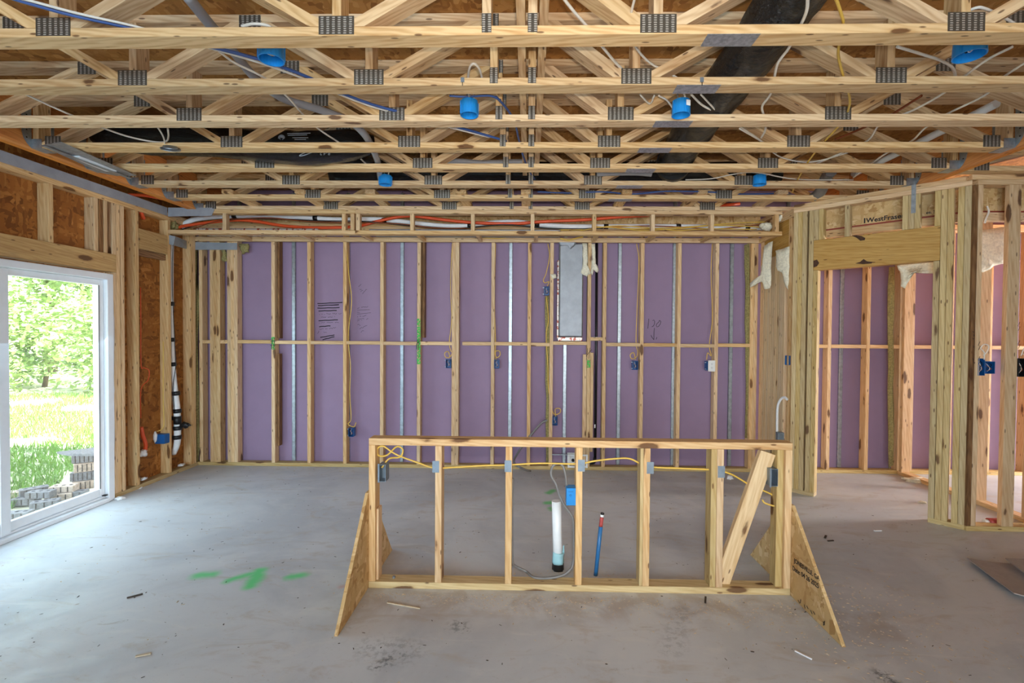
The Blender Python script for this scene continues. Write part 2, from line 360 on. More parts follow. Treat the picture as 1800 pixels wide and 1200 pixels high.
def prism(name, mat, poly, ext, parent=None):
    """poly: list of 3-d points of one face; ext: extrusion vector"""
    P = [Vector(p) for p in poly]; e = Vector(ext); n = len(P)
    faces = [tuple(range(n)), tuple(range(n, 2 * n))] + [(i, (i + 1) % n, n + (i + 1) % n, n + i) for i in range(n)]
    return mobj(name, P + [p + e for p in P], faces, mat, parent)
def lump(name, mat, c, size, seed=0, rough=0.35, parent=None, sub=3):
    bm = bmesh.new(); bmesh.ops.create_icosphere(bm, subdivisions=sub, radius=1.0)
    for v in bm.verts:
        d = 1 + rough * (mnoise.noise(v.co * 1.7 + Vector((seed, 0, 0))) + 0.7 * mnoise.noise(v.co * 5 + Vector((0, seed, 3))))
        v.co = Vector((v.co.x * size[0], v.co.y * size[1], v.co.z * size[2])) * d
    me = bpy.data.meshes.new(name); bm.to_mesh(me); bm.free(); me.materials.append(M[mat])
    for p in me.polygons: p.use_smooth = True
    return place(bpy.data.objects.new(name, me), parent, Matrix.Translation(Vector(c)))
def ragged(name, mat, pts, depth, parent=None, seed=0, amp=0.012, sub=5):
    """a torn batt: polygon outline given by 3-d points in one plane, extruded by depth and roughened"""
    P = [Vector(p) for p in pts]; Q = []
    for i, a in enumerate(P):
        b = P[(i + 1) % len(P)]
        for k in range(sub):
            t = k / sub; p = a.lerp(b, t); Q.append(p + amp * mnoise.noise_vector(p * 23 + Vector((seed, seed, 0))))
    c = sum(Q, Vector()) / len(Q); n = len(Q); e = Vector(depth)
    inner = [c + (q - c) * 0.72 + e * 0.5 + 0.006 * mnoise.noise_vector(q * 40) for q in Q]; back = [q + e * -0.3 for q in Q]
    verts = Q + inner + [c + e * 0.55] + back
    faces = [(i, (i + 1) % n, n + (i + 1) % n, n + i) for i in range(n)] + [(n + i, n + (i + 1) % n, 2 * n) for i in range(n)]
    faces += [(2 * n + 1 + i, 2 * n + 1 + (i + 1) % n, (i + 1) % n, i) for i in range(n)] + [tuple(2 * n + 1 + i for i in range(n))]
    return mobj(name, verts, faces, mat, parent, smooth=True)
def strokes(name, mat, lines, width, parent, normal):
    """flat pen strokes on a surface; lines are lists of 3-d points, normal points to the viewer"""
    nrm = Vector(normal); V = []; Fc = []
    for ln in lines:
        P = [Vector(p) + nrm * 0.0012 for p in ln]
        for i, p in enumerate(P):
            t = (P[min(i + 1, len(P) - 1)] - P[max(i - 1, 0)]).normalized(); w = nrm.cross(t).normalized() * width / 2
            V += [p - w, p + w]
            if i: k = len(V); Fc.append((k - 4, k - 3, k - 1, k - 2))
    return mobj(name, V, Fc, mat, parent)
def lettering(name, mat, text, size, origin, xdir, ydir, parent, bold=0.0):
    cu = bpy.data.curves.new(name, 'FONT'); cu.body = text; cu.size = size; cu.offset = bold; cu.extrude = 0.0004
    ob = bpy.data.objects.new('tmp', cu); COL.objects.link(ob); bpy.context.view_layer.update()
    me = bpy.data.meshes.new_from_object(ob.evaluated_get(bpy.context.evaluated_depsgraph_get())); bpy.data.objects.remove(ob)
    me.materials.clear(); me.materials.append(M[mat])
    x = Vector(xdir).normalized(); y = Vector(ydir); y = (y - x * y.dot(x)).normalized(); z = x.cross(y); o = Vector(origin)
    return place(bpy.data.objects.new(name, me), parent, Matrix(((x.x, y.x, z.x, o.x), (x.y, y.y, z.y, o.y), (x.z, y.z, z.z, o.z), (0, 0, 0, 1))))
def copy_tree(o, Mx):
    r = o.copy(); COL.objects.link(r); r.matrix_basis = Mx; WM[r.name] = Mx
    for ch in list(o.children):
        c = ch.copy(); COL.objects.link(c); c.parent = r; c.matrix_basis = ch.matrix_basis.copy()
        for g in list(ch.children):
            d = g.copy(); COL.objects.link(d); d.parent = c; d.matrix_basis = g.matrix_basis.copy()
    return r
# ================================================================== THE SETTING
ZT = 2.73                      # underside of the floor trusses
YB = 5.30                      # room face of the back wall studs
XL = -3.68                     # room face of the left wall studs
floor = box('floor', 'concrete', -3.86, 9.3, -4.2, 5.47, -0.12, 0.0, keep=True, bev=0)
floor.data = floor.data.copy()
for v in floor.data.vertices: v.co += Vector((2.72, 0.635, -0.06))
floor.matrix_basis = Matrix.Identity(4); WM[floor.name] = Matrix.Identity(4)
tag(floor, 'bare grey concrete slab floor with green spray marks', 'floor', kind='structure')

ceil = empty('ceiling', (0, 2, 3.086)); tag(ceil, 'strand board subfloor panels above the open floor trusses', 'ceiling', kind='structure')
yy = -4.2
for j in range(9):
    y1 = min(yy + 1.219, 5.47); x = -3.86 - (1.22 if j % 2 else 0)
    while x < 9.3:
        a = max(x, -3.86); b = min(x + 2.438, 9.3)
        if b - a > 0.1: box('subfloor_panel', 'osb_subfloor', a + 0.002, b - 0.002, yy + 0.002, y1 - 0.002, 3.087, 3.105, ceil)
        x += 2.438
    yy = y1
    if yy >= 5.46: break

# ---- back wall
wb = empty('wall_back', (0, YB, 0)); tag(wb, 'open stud wall with lavender gypsum liner panels at the back', 'wall', kind='structure')
XE = 5.6
for k, px in enumerate((422, 517, 612, 707, 802, 897, 993, 1088, 1184, 1284, 1382, 1478)):
    X = aY(px, 600, 5.40).x
    box('metal_stud', 'galvanized', X - 0.020, X + 0.020, 5.385, 5.41, 0.04, 3.05, wb, 0.004)
px_edges = [aY(327, 600, 5.42).x] + [aY(p, 600, 5.42).x for p in (422, 517, 612, 707, 802, 897, 993, 1088, 1184, 1284, 1382, 1478)]
px_edges[0] = -3.85
px_edges += [px_edges[-1] + 0.61 * k for k in (1, 2, 3)]
for a, b in zip(px_edges, px_edges[1:]):
    box('gypsum_panel', 'purple_gypsum', a + 0.001, b - 0.001, 5.412, 5.437, 0.0, 3.085, wb)
box('bottom_plate', 'treated_wood', XL - 0.09, 2.50, YB, YB + 0.089, 0, 0.038, wb)
box('bottom_plate', 'treated_wood', 2.59, XE, YB, YB + 0.089, 0, 0.038, wb)
box('top_plate', 'stud_wood', XL - 0.09, XE, YB, YB + 0.089, 2.62, 2.658, wb)
box('top_plate', 'stud_wood', XL - 0.09, XE, YB, YB + 0.089, 2.658, 2.696, wb)
box('rim_board', 'osb_pale', XL - 0.09, 2.5, YB + 0.02, YB + 0.04, 2.70, 2.80, wb)
STX = {}
def bstud(px, name='stud', z1=2.62, mat='stud_wood', off=0.0, dy=0.0):
    X = aY(px, 620, YB).x + off
    STX[px] = X
    return box(name, mat, X - 0.019, X + 0.019, YB + dy, YB + 0.089, 0.038, z1, wb)
allx = []
for px in (353,): bstud(px)
for k in range(3): bstud(372, off=0.0385 * k)
for k in range(3): bstud(402.5, off=0.0385 * k)
for px in (480, 543, 606, 671, 736): bstud(px)
bstud(797); bstud(797, off=0.039)
for px in (866, 930, 969, 1035, 1062, 1128, 1193, 1259, 1321): bstud(px)
bstud(1321, off=0.039)
for px in (1458, 1526, 1584, 1604): bstud(px)
for X in (4.55, 4.96, 5.36): box('stud', 'stud_wood', X - 0.019, X + 0.019, YB, YB + 0.089, 0.038, 2.62, wb)
order = sorted([X for X in ([aY(353, 620, YB).x, aY(372, 620, YB).x, aY(372, 620, YB).x + 0.077, aY(402.5, 620, YB).x, aY(402.5, 620, YB).x + 0.077] + [STX[p] for p in (480, 543, 606, 671, 736, 797)] + [STX[797] + 0.039] + [STX[p] for p in (866, 930, 969, 1035, 1062, 1128, 1193, 1259, 1321)])])
skip = ()
for a, b in zip(order, order[1:]):
    if b - a < 0.06: continue
    if abs(a - aY(372, 620, YB).x) < 1e-4 or abs(a - aY(402.5, 620, YB).x) < 1e-4: continue
    z = 1.378 + random.uniform(-0.004, 0.004)
    if abs(a - STX[1035]) < 1e-3: z = 1.44
    if abs(a - STX[969]) < 1e-3: z = 1.392
    box('blocking', 'stud_wood', a + 0.0195, b - 0.0195, YB + 0.001, YB + 0.089, z - 0.019, z + 0.019, wb)
ro = [2.60, STX[1458], STX[1526], STX[1584], STX[1604] , 4.55, 4.96, 5.36]
for a, b in zip(ro, ro[1:]):
    if b - a > 0.15: box('blocking', 'stud_wood', a + 0.0195, b - 0.0195, YB + 0.001, YB + 0.089, 1.36, 1.398, wb)
# scabs of split lumber nailed beside some studs
X = STX[480] + 0.045; box('scab_board', 'weathered_wood', X - 0.012, X + 0.012, YB + 0.03, YB + 0.10, 1.42, 2.6, wb); box('scab_board', 'weathered_wood', X - 0.014, X + 0.01, YB + 0.03, YB + 0.09, 0.22, 1.25, wb)
X = STX[736] + 0.045; box('scab_board', 'weathered_wood', X - 0.014, X + 0.014, YB + 0.03, YB + 0.10, 1.44, 2.6, wb)
X = STX[1035]; box('scab_board', 'stud_wood', X - 0.062, X - 0.022, YB + 0.002, YB + 0.05, 0.04, 1.27, wb); box('scab_board', 'stud_wood', X + 0.021, X + 0.052, YB + 0.002, YB + 0.05, 0.2, 1.29, wb)
# green layout paint on studs
for px, y0, y1 in ((480, 592, 614), (736, 560, 640), (1035, 632, 646)):
    X = STX[px]; za = aY(px, y0, YB).z; zb = aY(px, y1, YB).z
    tag(box('paint_mark', 'green_paint', X - 0.0185, X + 0.0185, YB - 0.0008, YB + 0.002, zb, za, wb, 0), 'bright green layout paint sprayed on a stud')
# pen marks on the green spots
def pl(px, py, Y=YB - 0.001): return aY(px, py, Y)
N_ = (0, -1, 0)
strokes('pen_mark', 'ink', [[pl(479, 595), pl(477, 612)], [pl(483, 594), pl(481, 613)], [pl(475, 600), pl(486, 599)], [pl(475, 607), pl(485, 606)],
        [pl(734, 596), pl(732, 614)], [pl(737, 594), pl(735, 616)], [pl(732, 605), pl(739, 598)], [pl(1033, 612), pl(1031, 632)], [pl(1037, 611), pl(1035, 630)], [pl(1030, 626), pl(1040, 614)]], 0.005, wb, N_)
# handwriting on the liner panels
YG = 5.411
def g2(px, py): return aY(px, py, YG)
def scribble(x0, y0, x1, y1, amp, seed, step=1.3):
    rnd = random.Random(seed); n = int((x1 - x0) / step); out = []; cur = []
    for i in range(n + 1):
        t = i / max(n, 1)
        if rnd.random() < 0.16 and len(cur) > 1: out.append(cur); cur = []; continue
        cur.append(g2(x0 + (x1 - x0) * t + rnd.uniform(-.5, .5), y0 + (y1 - y0) * t + rnd.uniform(-amp, amp)))
    if len(cur) > 1: out.append(cur)
    return out
heavy = []
for (a, b, c, d, w) in ((558, 533.5, 602, 531.5, 2), (559, 537, 596, 535.5, 2), (558, 541.5, 597, 540.5, 1), (560, 546.5, 592, 545.5, 1), (560, 563.5, 594, 562, 1), (561, 574, 581, 572.5, 1), (563, 593, 588, 588.5, 1), (567, 597, 588, 591.5, 1)):
    heavy.append([g2(a + (c - a) * t / 6, b + (d - b) * t / 6 + math.sin(t * 2 + a) * 0.25) for t in range(7)])
heavy.append([g2(581, 536.2), g2(588, 536), g2(595, 535.6)])
tag(strokes('crossed_out_note', 'ink', heavy, 0.010, wb, N_), 'thick black crossed-out lines of handwriting')
thin = []
for k, (a, b, c, d) in enumerate(((561, 552, 600, 551), (564, 557, 589, 557), (561, 567.5, 595, 566), (561, 579, 591, 576), (569, 584, 576, 584), (558, 586, 561, 581),
        (628, 541.5, 650, 538), (628, 549, 634, 548.5), (628, 557, 644, 554), (628, 564, 650, 560), (629, 570, 634, 572), (632, 578, 645, 572), (634, 583, 640, 581),
        (630, 504, 635, 500), (632, 508, 636, 509), (634, 512, 638, 509), (637, 516, 645, 508))):
    thin += scribble(a, b, c, d, 1.1, k + 5)
for a, b, c, d in ((628, 545, 650, 544), (628, 552, 652, 549.5), (628, 561, 640, 559.5)): thin.append([g2(a, b), g2(c, d)])
tag(strokes('handwritten_note', 'ink', thin, 0.0032, wb, N_), 'small handwritten pen notes')
k = lambda l: [g2(1120 + x / 15, 540 + y / 15) for x, y in l]
tag(strokes('handwritten_figure', 'ink', [k([(305, 300), (300, 380), (288, 470), (280, 560)]), k([(405, 350), (440, 335), (462, 370), (460, 430), (430, 490), (385, 515)]),
    k([(570, 350), (600, 345), (625, 375), (610, 440), (560, 505), (520, 515), (500, 480), (520, 430), (560, 395), (590, 360)]),
    k([(455, 545), (445, 640), (440, 740), (440, 850)]), k([(365, 735), (390, 790), (440, 855)]), k([(520, 785), (500, 845)])], 0.0055, wb, N_), 'handwritten number with a downward arrow')

# ---- left wall
wl = empty('wall_left', (XL, 4.2, 0)); tag(wl, 'exterior stud wall with strand board sheathing on the left', 'wall', kind='structure')
def lb(name, mat, y0, y1, z0, z1, x0=XL - 0.089, x1=XL): return box(name, mat, x0, x1, y0, y1, z0, z1, wl)
lb('sheathing_panel', 'osb', 4.20, 5.42, 0.0, 3.085, XL - 0.103, XL - 0.0895)
lb('sheathing_panel', 'osb', 1.40, 4.199, 2.0, 3.085, XL - 0.103, XL - 0.0895)
lb('sheathing_panel', 'osb', -4.2, 2.30, 0.0, 1.999, XL - 0.103, XL - 0.0895)
lb('sheathing_panel', 'osb', -4.2, 1.399, 2.0, 3.085, XL - 0.103, XL - 0.0895)
lb('bottom_plate', 'treated_wood', 4.205, 5.299, 0, 0.038)
for y in (4.208, 4.247): lb('trimmer_stud', 'stud_wood', y, y + 0.038, 0.038, 2.01 if y < 4.22 else 2.62)
lb('king_stud', 'stud_wood', 4.292, 4.33, 0.038, 2.62)
lb('stud', 'stud_wood', 4.455, 4.493, 0.038, 2.62); lb('stud', 'stud_wood', 4.862, 4.90, 0.038, 2.62)
lb('stud', 'stud_wood', 5.19, 5.228, 0.038, 2.62); lb('stud', 'stud_wood', 5.2295, 5.2675, 0.038, 2.62)
lb('header', 'header_wood', 2.2, 4.246, 2.012, 2.17)
for y in (3.64, 4.03, 4.12, 4.205): lb('cripple_stud', 'stud_wood', y, y + 0.038, 2.171, 2.62)
for y in (4.075,): lb('cripple_stud', 'weathered_wood', y, y + 0.038, 2.171, 2.62)
lb('cripple_stud', 'stud_wood', 3.2, 3.238, 2.171, 2.62)
lb('top_plate', 'stud_wood', -4.2, 5.299, 2.621, 2.659); lb('top_plate', 'stud_wood', -4.2, 5.299, 2.66, 2.698)
lb('let_in_block', 'header_wood', 4.50, 4.86, 2.27, 2.46, XL - 0.06, XL - 0.001)
lb('let_in_block', 'weathered_wood', 4.50, 4.86, 2.21, 2.269, XL - 0.06, XL - 0.02)

# ---- sliding patio door
d1 = empty('door_1', (XL, 3.28, 0)); tag(d1, 'white vinyl sliding patio door with dusty clear glass', 'door', kind='structure')
def db(name, x0, x1, y0, y1, z0, z1, mat='white_vinyl', par=None): return box(name, mat, x0, x1, y0, y1, z0, z1, par or d1, 0.004)
db('jamb', -3.80, -3.665, 4.135, 4.197, 0, 1.99); db('jamb', -3.80, -3.665, 2.31, 2.37, 0, 1.99)
db('head_frame', -3.80, -3.655, 2.372, 4.133, 1.936, 1.99); db('sill', -3.82, -3.655, 2.372, 4.133, 0.0, 0.035)
db('sill_track', -3.705, -3.69, 2.375, 4.13, 0.036, 0.055); db('sill_track', -3.745, -3.738, 3.3, 4.13, 0.036, 0.06)
fp = db('fixed_panel', -3.735, -3.700, 4.088, 4.134, 0.056, 1.934)
db('stile', -3.735, -3.700, 3.30, 3.36, 0.056, 1.934, par=fp); db('rail', -3.735, -3.700, 3.361, 4.087, 1.885, 1.934, par=fp); db('rail', -3.735, -3.700, 3.361, 4.087, 0.056, 0.125, par=fp)
db('glazing_bead', -3.6995, -3.696, 4.080, 4.092, 0.125, 1.885, par=fp, mat='grey_cable')
db('pane', -3.720, -3.714, 3.361, 4.087, 0.126, 1.884, 'glass', fp)
sp_ = db('sliding_panel', -3.695, -3.662, 3.265, 3.335, 0.058, 1.925)
db('stile', -3.695, -3.662, 2.38, 2.46, 0.058, 1.925, par=sp_); db('rail', -3.695, -3.662, 2.461, 3.264, 1.86, 1.925, par=sp_); db('rail', -3.695, -3.662, 2.461, 3.264, 0.058, 0.14, par=sp_)
db('pane', -3.680, -3.674, 2.461, 3.264, 0.141, 1.859, 'glass', sp_)
db('door_latch', -3.70, -3.668, 4.10, 4.13, 0.056, 0.066, 'black_iron')
ragged('foam_seal', 'foam_white', [(XL + 0.002, 4.20, 0.05), (XL + 0.002, 4.212, 0.6), (XL + 0.002, 4.205, 1.1), (XL + 0.002, 4.215, 1.6), (XL + 0.002, 4.198, 1.98), (XL + 0.002, 4.192, 1.98), (XL + 0.002, 4.192, 0.05)], (0.006, 0, 0), d1, 3, 0.006, 6)

# ---- wall enclosing the rooms behind and to the right of the camera
wr = empty('wall_rear', (2, -4.1, 0)); tag(wr, 'grey board wall behind the viewpoint with two openings', 'wall', kind='structure')
for a, b, z0, z1 in ((-3.86, -3.2, 0, 3.085), (-3.2, -0.6, 0, 0.6), (-3.2, -0.6, 2.3, 3.085), (-0.6, 1.0, 0, 3.085), (1.0, 2.8, 2.4, 3.085), (2.8, 9.3, 0, 3.085)):
    box('wall_panel', 'grey_drywall', a, b, -4.2, -4.1, z0, z1, wr)
ws = empty('wall_right', (9.2, 1, 0)); tag(ws, 'grey board outer wall on the far right with one window opening', 'wall', kind='structure')
for a, b, z0, z1 in ((-4.1, 3.1, 0, 3.085), (3.1, 3.9, 0, 3.085), (3.9, 5.0, 0, 0.45), (3.9, 5.0, 1.85, 3.085), (5.0, 5.47, 0, 3.085)):
    box('wall_panel', 'grey_drywall', 9.2, 9.3, a, b, z0, z1, ws)
box('gypsum_panel', 'purple_gypsum', px_edges[-1] + 0.002, 9.2, 5.412, 5.437, 0, 3.085, wb)

# ---- perpendicular stub wall with the built-up post, right end of the back wall
wp_ = empty('wall_pantry_side', (2.5, 5.0, 0)); tag(wp_, 'short side wall with a built-up post of laminated studs beside the pantry', 'wall', kind='structure')
def pb(name, mat, y0, y1, z0, z1, x0=2.50, x1=2.589): return box(name, mat, x0, x1, y0, y1, z0, z1, wp_)
pb('bottom_plate', 'treated_wood', 4.66, 5.298, 0, 0.038)
y = 4.795
while y < 5.20: pb('post_ply', 'brace_wood', y, y + 0.0375, 0.038, 2.30); y += 0.0385
pb('stud', 'stud_wood', 5.225, 5.263, 0.038, 2.62); pb('stud', 'stud_wood', 5.2635, 5.297, 0.038, 2.62)
pb('stud', 'stud_wood', 4.70, 4.738, 0.038, 2.62)
pb('header', 'header_wood', 4.74, 5.222, 2.302, 2.62, 2.502, 2.57)
pb('top_plate', 'stud_wood', 4.66, 5.298, 2.621, 2.659); pb('top_plate', 'stud_wood', 4.66, 5.298, 2.66, 2.70)
ragged('insulation_batt', 'wool_cream', [aP(x, y, (2.47, 4.95, 0), (1, 0.5, 0)) for x, y in ((1357, 424), (1355, 500), (1353, 506), (1345, 507), (1339, 495), (1318, 505), (1317, 498), (1336, 486), (1341, 456), (1343, 432))], (-0.015, -0.02, 0), wp_, 1)
ragged('insulation_batt', 'wool_cream', [aP(x, y, (2.47, 4.78, 0), (1, 0.5, 0)) for x, y in ((1388, 433), (1387, 478), (1386, 510), (1376, 494), (1375, 480), (1366, 476), (1363, 468), (1364, 440))], (-0.015, -0.02, 0), wp_, 2)

# ---- angled pantry wall with the door opening
A0 = Vector((2.50, 4.655, 0)); E_ = Vector((math.sqrt(.5), -math.sqrt(.5), 0)); NF = Vector((-math.sqrt(.5), -math.sqrt(.5), 0))
wa = empty('wall_pantry_front', A0); tag(wa, 'angled stud wall with a solid header over the pantry doorway', 'wall', kind='structure')
def ab(name, mat, s0, s1, z0, z1, d0=0.0, d1=0.089, parent=wa, bev=0.0018):
    c = A0 + E_ * ((s0 + s1) / 2) - NF * ((d0 + d1) / 2) + Vector((0, 0, (z0 + z1) / 2))
    L, W, H = s1 - s0, d1 - d0, z1 - z0
    if H > L: return board(name, mat, c, H, W, L, (0, 0, 1), E_, parent, bev)
    return board(name, mat, c, L, W, H, E_, (0, 0, 1), parent, bev)
for s in (0.0, 0.0386, 0.0772): ab('stud', 'treated_wood', s, s + 0.038, 0.038, 2.652)
ab('king_stud', 'treated_wood', 0.131, 0.169, 0.038, 2.652); ab('jack_stud', 'treated_wood', 0.1705, 0.2085, 0.038, 2.096)
ab('jack_stud', 'treated_wood', 1.018, 1.056, 0.038, 2.096)
for s in (1.059, 1.0985, 1.158, 1.1975): ab('king_stud' if s < 1.06 else 'stud', 'treated_wood', s, s + 0.038, 0.038, 2.652)
ab('header', 'header_wood', 0.1705, 1.0575, 2.098, 2.372)
for s in (0.1705, 0.2095, 0.411, 0.816, 0.855, 0.894, 1.0195): ab('cripple_stud', 'treated_wood', s, s + 0.0375, 2.373, 2.652)
ab('bottom_plate', 'treated_wood', -0.004, 0.2085, 0, 0.038); ab('bottom_plate', 'treated_wood', 1.018, 1.236, 0, 0.038)
ab('top_plate', 'stud_wood', 0.0, 1.236, 2.653, 2.690); ab('top_plate', 'stud_wood', 0.0, 1.20, 2.691, 2.729)
ab('metal_strap', 'galvanized', 0.872, 0.902, 2.50, 2.731, -0.0025, -0.0005)
for z in (2.52, 2.535, 2.58, 2.60, 2.65, 2.70): ab('nail_head', 'galvanized', 0.883, 0.891, z - 0.004, z + 0.004, -0.006, -0.0026)
for kp in ([(1497, 414), (1505, 413), (1515, 415), (1521, 418), (1520, 422), (1512, 423), (1506, 418)], [(1503, 463), (1512, 460), (1518, 455), (1524, 459), (1534, 460), (1532, 463), (1518, 464)], [(1430, 458), (1436, 456), (1440, 462), (1436, 468), (1430, 470)]):
    prism('knot', 'knot_wood', [aP(x, y, A0 + NF * 0.0012, NF) for x, y in kp], -NF * 0.0008, wa)
ij = empty('engineered_joist', A0 + E_ * 0.5); tag(ij, 'red-edged strand board joist lettered in black above the angled doorway', 'joist')
ab('bottom_flange', 'stud_wood', 0.21, 1.15, 2.40, 2.465, 0.092, 0.150, ij); ab('top_flange', 'stud_wood', 0.21, 1.15, 2.68, 2.728, 0.092, 0.150, ij)
ab('web', 'osb_pale', 0.21, 1.15, 2.466, 2.679, 0.112, 0.124, ij)
ab('red_edge', 'joist_red', 0.21, 1.15, 2.466, 2.482, 0.109, 0.1118, ij); ab('red_edge', 'joist_red', 0.21, 1.15, 2.664, 2.679, 0.109, 0.1118, ij)
def ap(s, z, d=0.1105): return A0 + E_ * s - NF * d + Vector((0, 0, z))
lettering('stamped_name', 'ink', 'WestFraser', 0.056, ap(0.548, 2.494), E_, (0, 0, 1), ij, 0.0012)
ab('stamp_bar', 'ink', 0.532, 0.542, 2.492, 2.536, 0.1098, 0.1112, ij, 0); lettering('stamped_letters', 'ink', 'es. Ser', 0.034, ap(0.955, 2.500), E_, (0, 0, 1), ij, 0.0006)
# torn insulation hanging in the pantry doorway
ia = ragged('insulation_batt', 'wool_cream', [aP(x, y, (3.1, 4.3, 0), (1, 1, 0)) for x, y in ((1575, 466), (1650, 452), (1644, 470), (1640, 480), (1622, 474), (1600, 478), (1593, 490), (1590, 506), (1584, 503), (1583, 476))], (-0.02, -0.02, 0), wa, 5)

# ---- wall segment running right from the angled wall
wq = empty('wall_front_right', (3.4, 3.765, 0)); tag(wq, 'open stud wall running right from the pantry corner', 'wall', kind='structure')
def qb(name, mat, x0, x1, z0, z1, y0=3.765, y1=3.854): return box(name, mat, x0, x1, y0, y1, z0, z1, wq)
qb('bottom_plate', 'treated_wood', 3.375, 5.6, 0, 0.038)
qb('stud', 'weathered_wood', 3.378, 3.408, 0.039, 2.652); qb('stud', 'stud_wood', 3.410, 3.446, 0.039, 2.652)
qb('stud', 'stud_wood', 3.640, 3.730, 0.039, 2.652, 3.765, 3.803); qb('stud', 'stud_wood', 4.1, 4.138, 0.039, 2.652); qb('stud', 'stud_wood', 4.5, 4.538, 0.039, 2.652)
qb('top_plate', 'stud_wood', 3.405, 5.6, 2.653, 2.690); qb('top_plate', 'stud_wood', 3.36, 5.6, 2.691, 2.729)
box('wall_panel', 'grey_drywall', 4.25, 9.19, 3.856, 3.868, 0.039, 2.652, wq)  # unseen panel added to keep the side window light off the front floor
qz = lambda x, y: aY(x, y, 3.7635)
zz = []
for x, y in ((1721, 600), (1721, 626), (1791, 566), (1791, 598), (1791, 626)): zz.append([qz(x + 1.5, y), qz(x - 2, y + 7), qz(x + 2, y + 8), qz(x - 1.5, y + 15)])
for x, y in ((1710, 582), (1711, 588), (1710, 594), (1711, 608), (1710, 630), (1712, 636)): zz.append([qz(x - 1, y), qz(x + 1.5, y + 1), qz(x, y + 3)])
tag(strokes('pen_mark', 'ink', zz, 0.004, wq, (0, -1, 0)), 'zigzag pen marks on the studs')
ij2 = empty('engineered_joist', (3.8, 3.88, 2.4)); tag(ij2, 'red-edged strand board joist behind the studs right of the pantry corner', 'joist')
def jb(name, mat, z0, z1, y0, y1): return box(name, mat, 3.46, 4.2, y0, y1, z0, z1, ij2)
jb('bottom_flange', 'stud_wood', 2.40, 2.465, 3.858, 3.915); jb('top_flange', 'stud_wood', 2.68, 2.728, 3.858, 3.915); jb('web', 'osb_pale', 2.466, 2.679, 3.88, 3.892)
jb('red_edge', 'joist_red', 2.466, 2.482, 3.876, 3.8798); jb('red_edge', 'joist_red', 2.664, 2.679, 3.876, 3.8798)
ragged('insulation_batt', 'wool_cream', [aY(x, y, 4.35) for x, y in ((1700, 408), (1772, 398), (1770, 462), (1745, 468), (1730, 478), (1715, 474), (1700, 470))], (0, -0.03, 0), wq, 6)
# open partition inside the pantry
wo = empty('wall_pantry_partition', (4.0, 4.6, 0)); tag(wo, 'open stud partition running front to back inside the pantry', 'wall', kind='structure')
box('bottom_plate', 'stud_wood', 4.0, 4.089, 3.87, 5.298, 0, 0.038, wo)
for y in (5.24, 4.78, 4.37, 3.94): box('stud', 'stud_wood', 4.0, 4.089, y, y + 0.038, 0.038, 2.652, wo)
box('top_plate', 'stud_wood', 4.0, 4.089, 3.93, 5.298, 2.653, 2.69, wo)

# ================================================================== CEILING FRAME
X0, X1 = -3.385, 3.155
def beam(name, x0, x1, label):
    b = empty(name, ((x0 + x1) / 2, 2, ZT)); tag(b, label, 'beam', 'engineered beams carrying the floor trusses')
    xm = (x0 + x1) / 2
    box('beam_ply', 'lvl_wood', x0, xm - 0.0005, -3.0, 5.28, ZT, 3.085, b); box('beam_ply', 'lvl_wood', xm + 0.0005, x1, -3.0, 5.28, ZT, 3.085, b); return b
bl = beam('lvl_beam', X0 - 0.09, X0, 'orange laminated beam along the left side above the patio door wall')
br = beam('lvl_beam', X1, X1 + 0.09, 'orange laminated beam on the right ending above the pantry wall')
TY = [2.105 - 0.0445 + 0.4064 * i for i in range(8)]
TH = 0.356; NB = [-2.01, -0.81, 0.52, 1.76]; NTOP = [-2.62, -1.41, 1.14, 2.36]
def hanger(parent, side, y):
    x = X0 if side < 0 else X1; s = 1 if side < 0 else -1
    for dy in (-1, 1):
        ye = y + dy * 0.0465; yo = y + dy * 0.11
        pts = [(x + s * 0.002, ye, ZT - 0.002), (x + s * 0.002, ye, ZT + 0.26), (x + s * 0.002, yo, ZT + 0.26), (x + s * 0.002, yo, ZT + 0.09), (x + s * 0.002, yo - dy * 0.012, ZT + 0.05), (x + s * 0.002, yo - dy * 0.035, ZT + 0.02)]
        h = prism('hanger_flange', 'galvanized', pts, (s * 0.003, 0, 0), parent)
        for zz in (0.06, 0.11, 0.16, 0.21): box('nail_head', 'black_iron', x + s * 0.005, x + s * 0.007, y + dy * 0.08 - 0.004, y + dy * 0.08 + 0.004, ZT + zz - 0.004, ZT + zz + 0.004, h, 0)
        box('hanger_side', 'galvanized', *sorted((x + s * 0.005, x + s * 0.075)), *sorted((ye, ye + dy * 0.002)), ZT - 0.002, ZT + 0.06, parent, 0)
    box('hanger_seat', 'galvanized', *sorted((x + s * 0.005, x + s * 0.085)), y - 0.047, y + 0.047, ZT - 0.0035, ZT - 0.001, parent, 0)
for y in TY:
    hanger(bl, -1, y); hanger(br, 1, y)

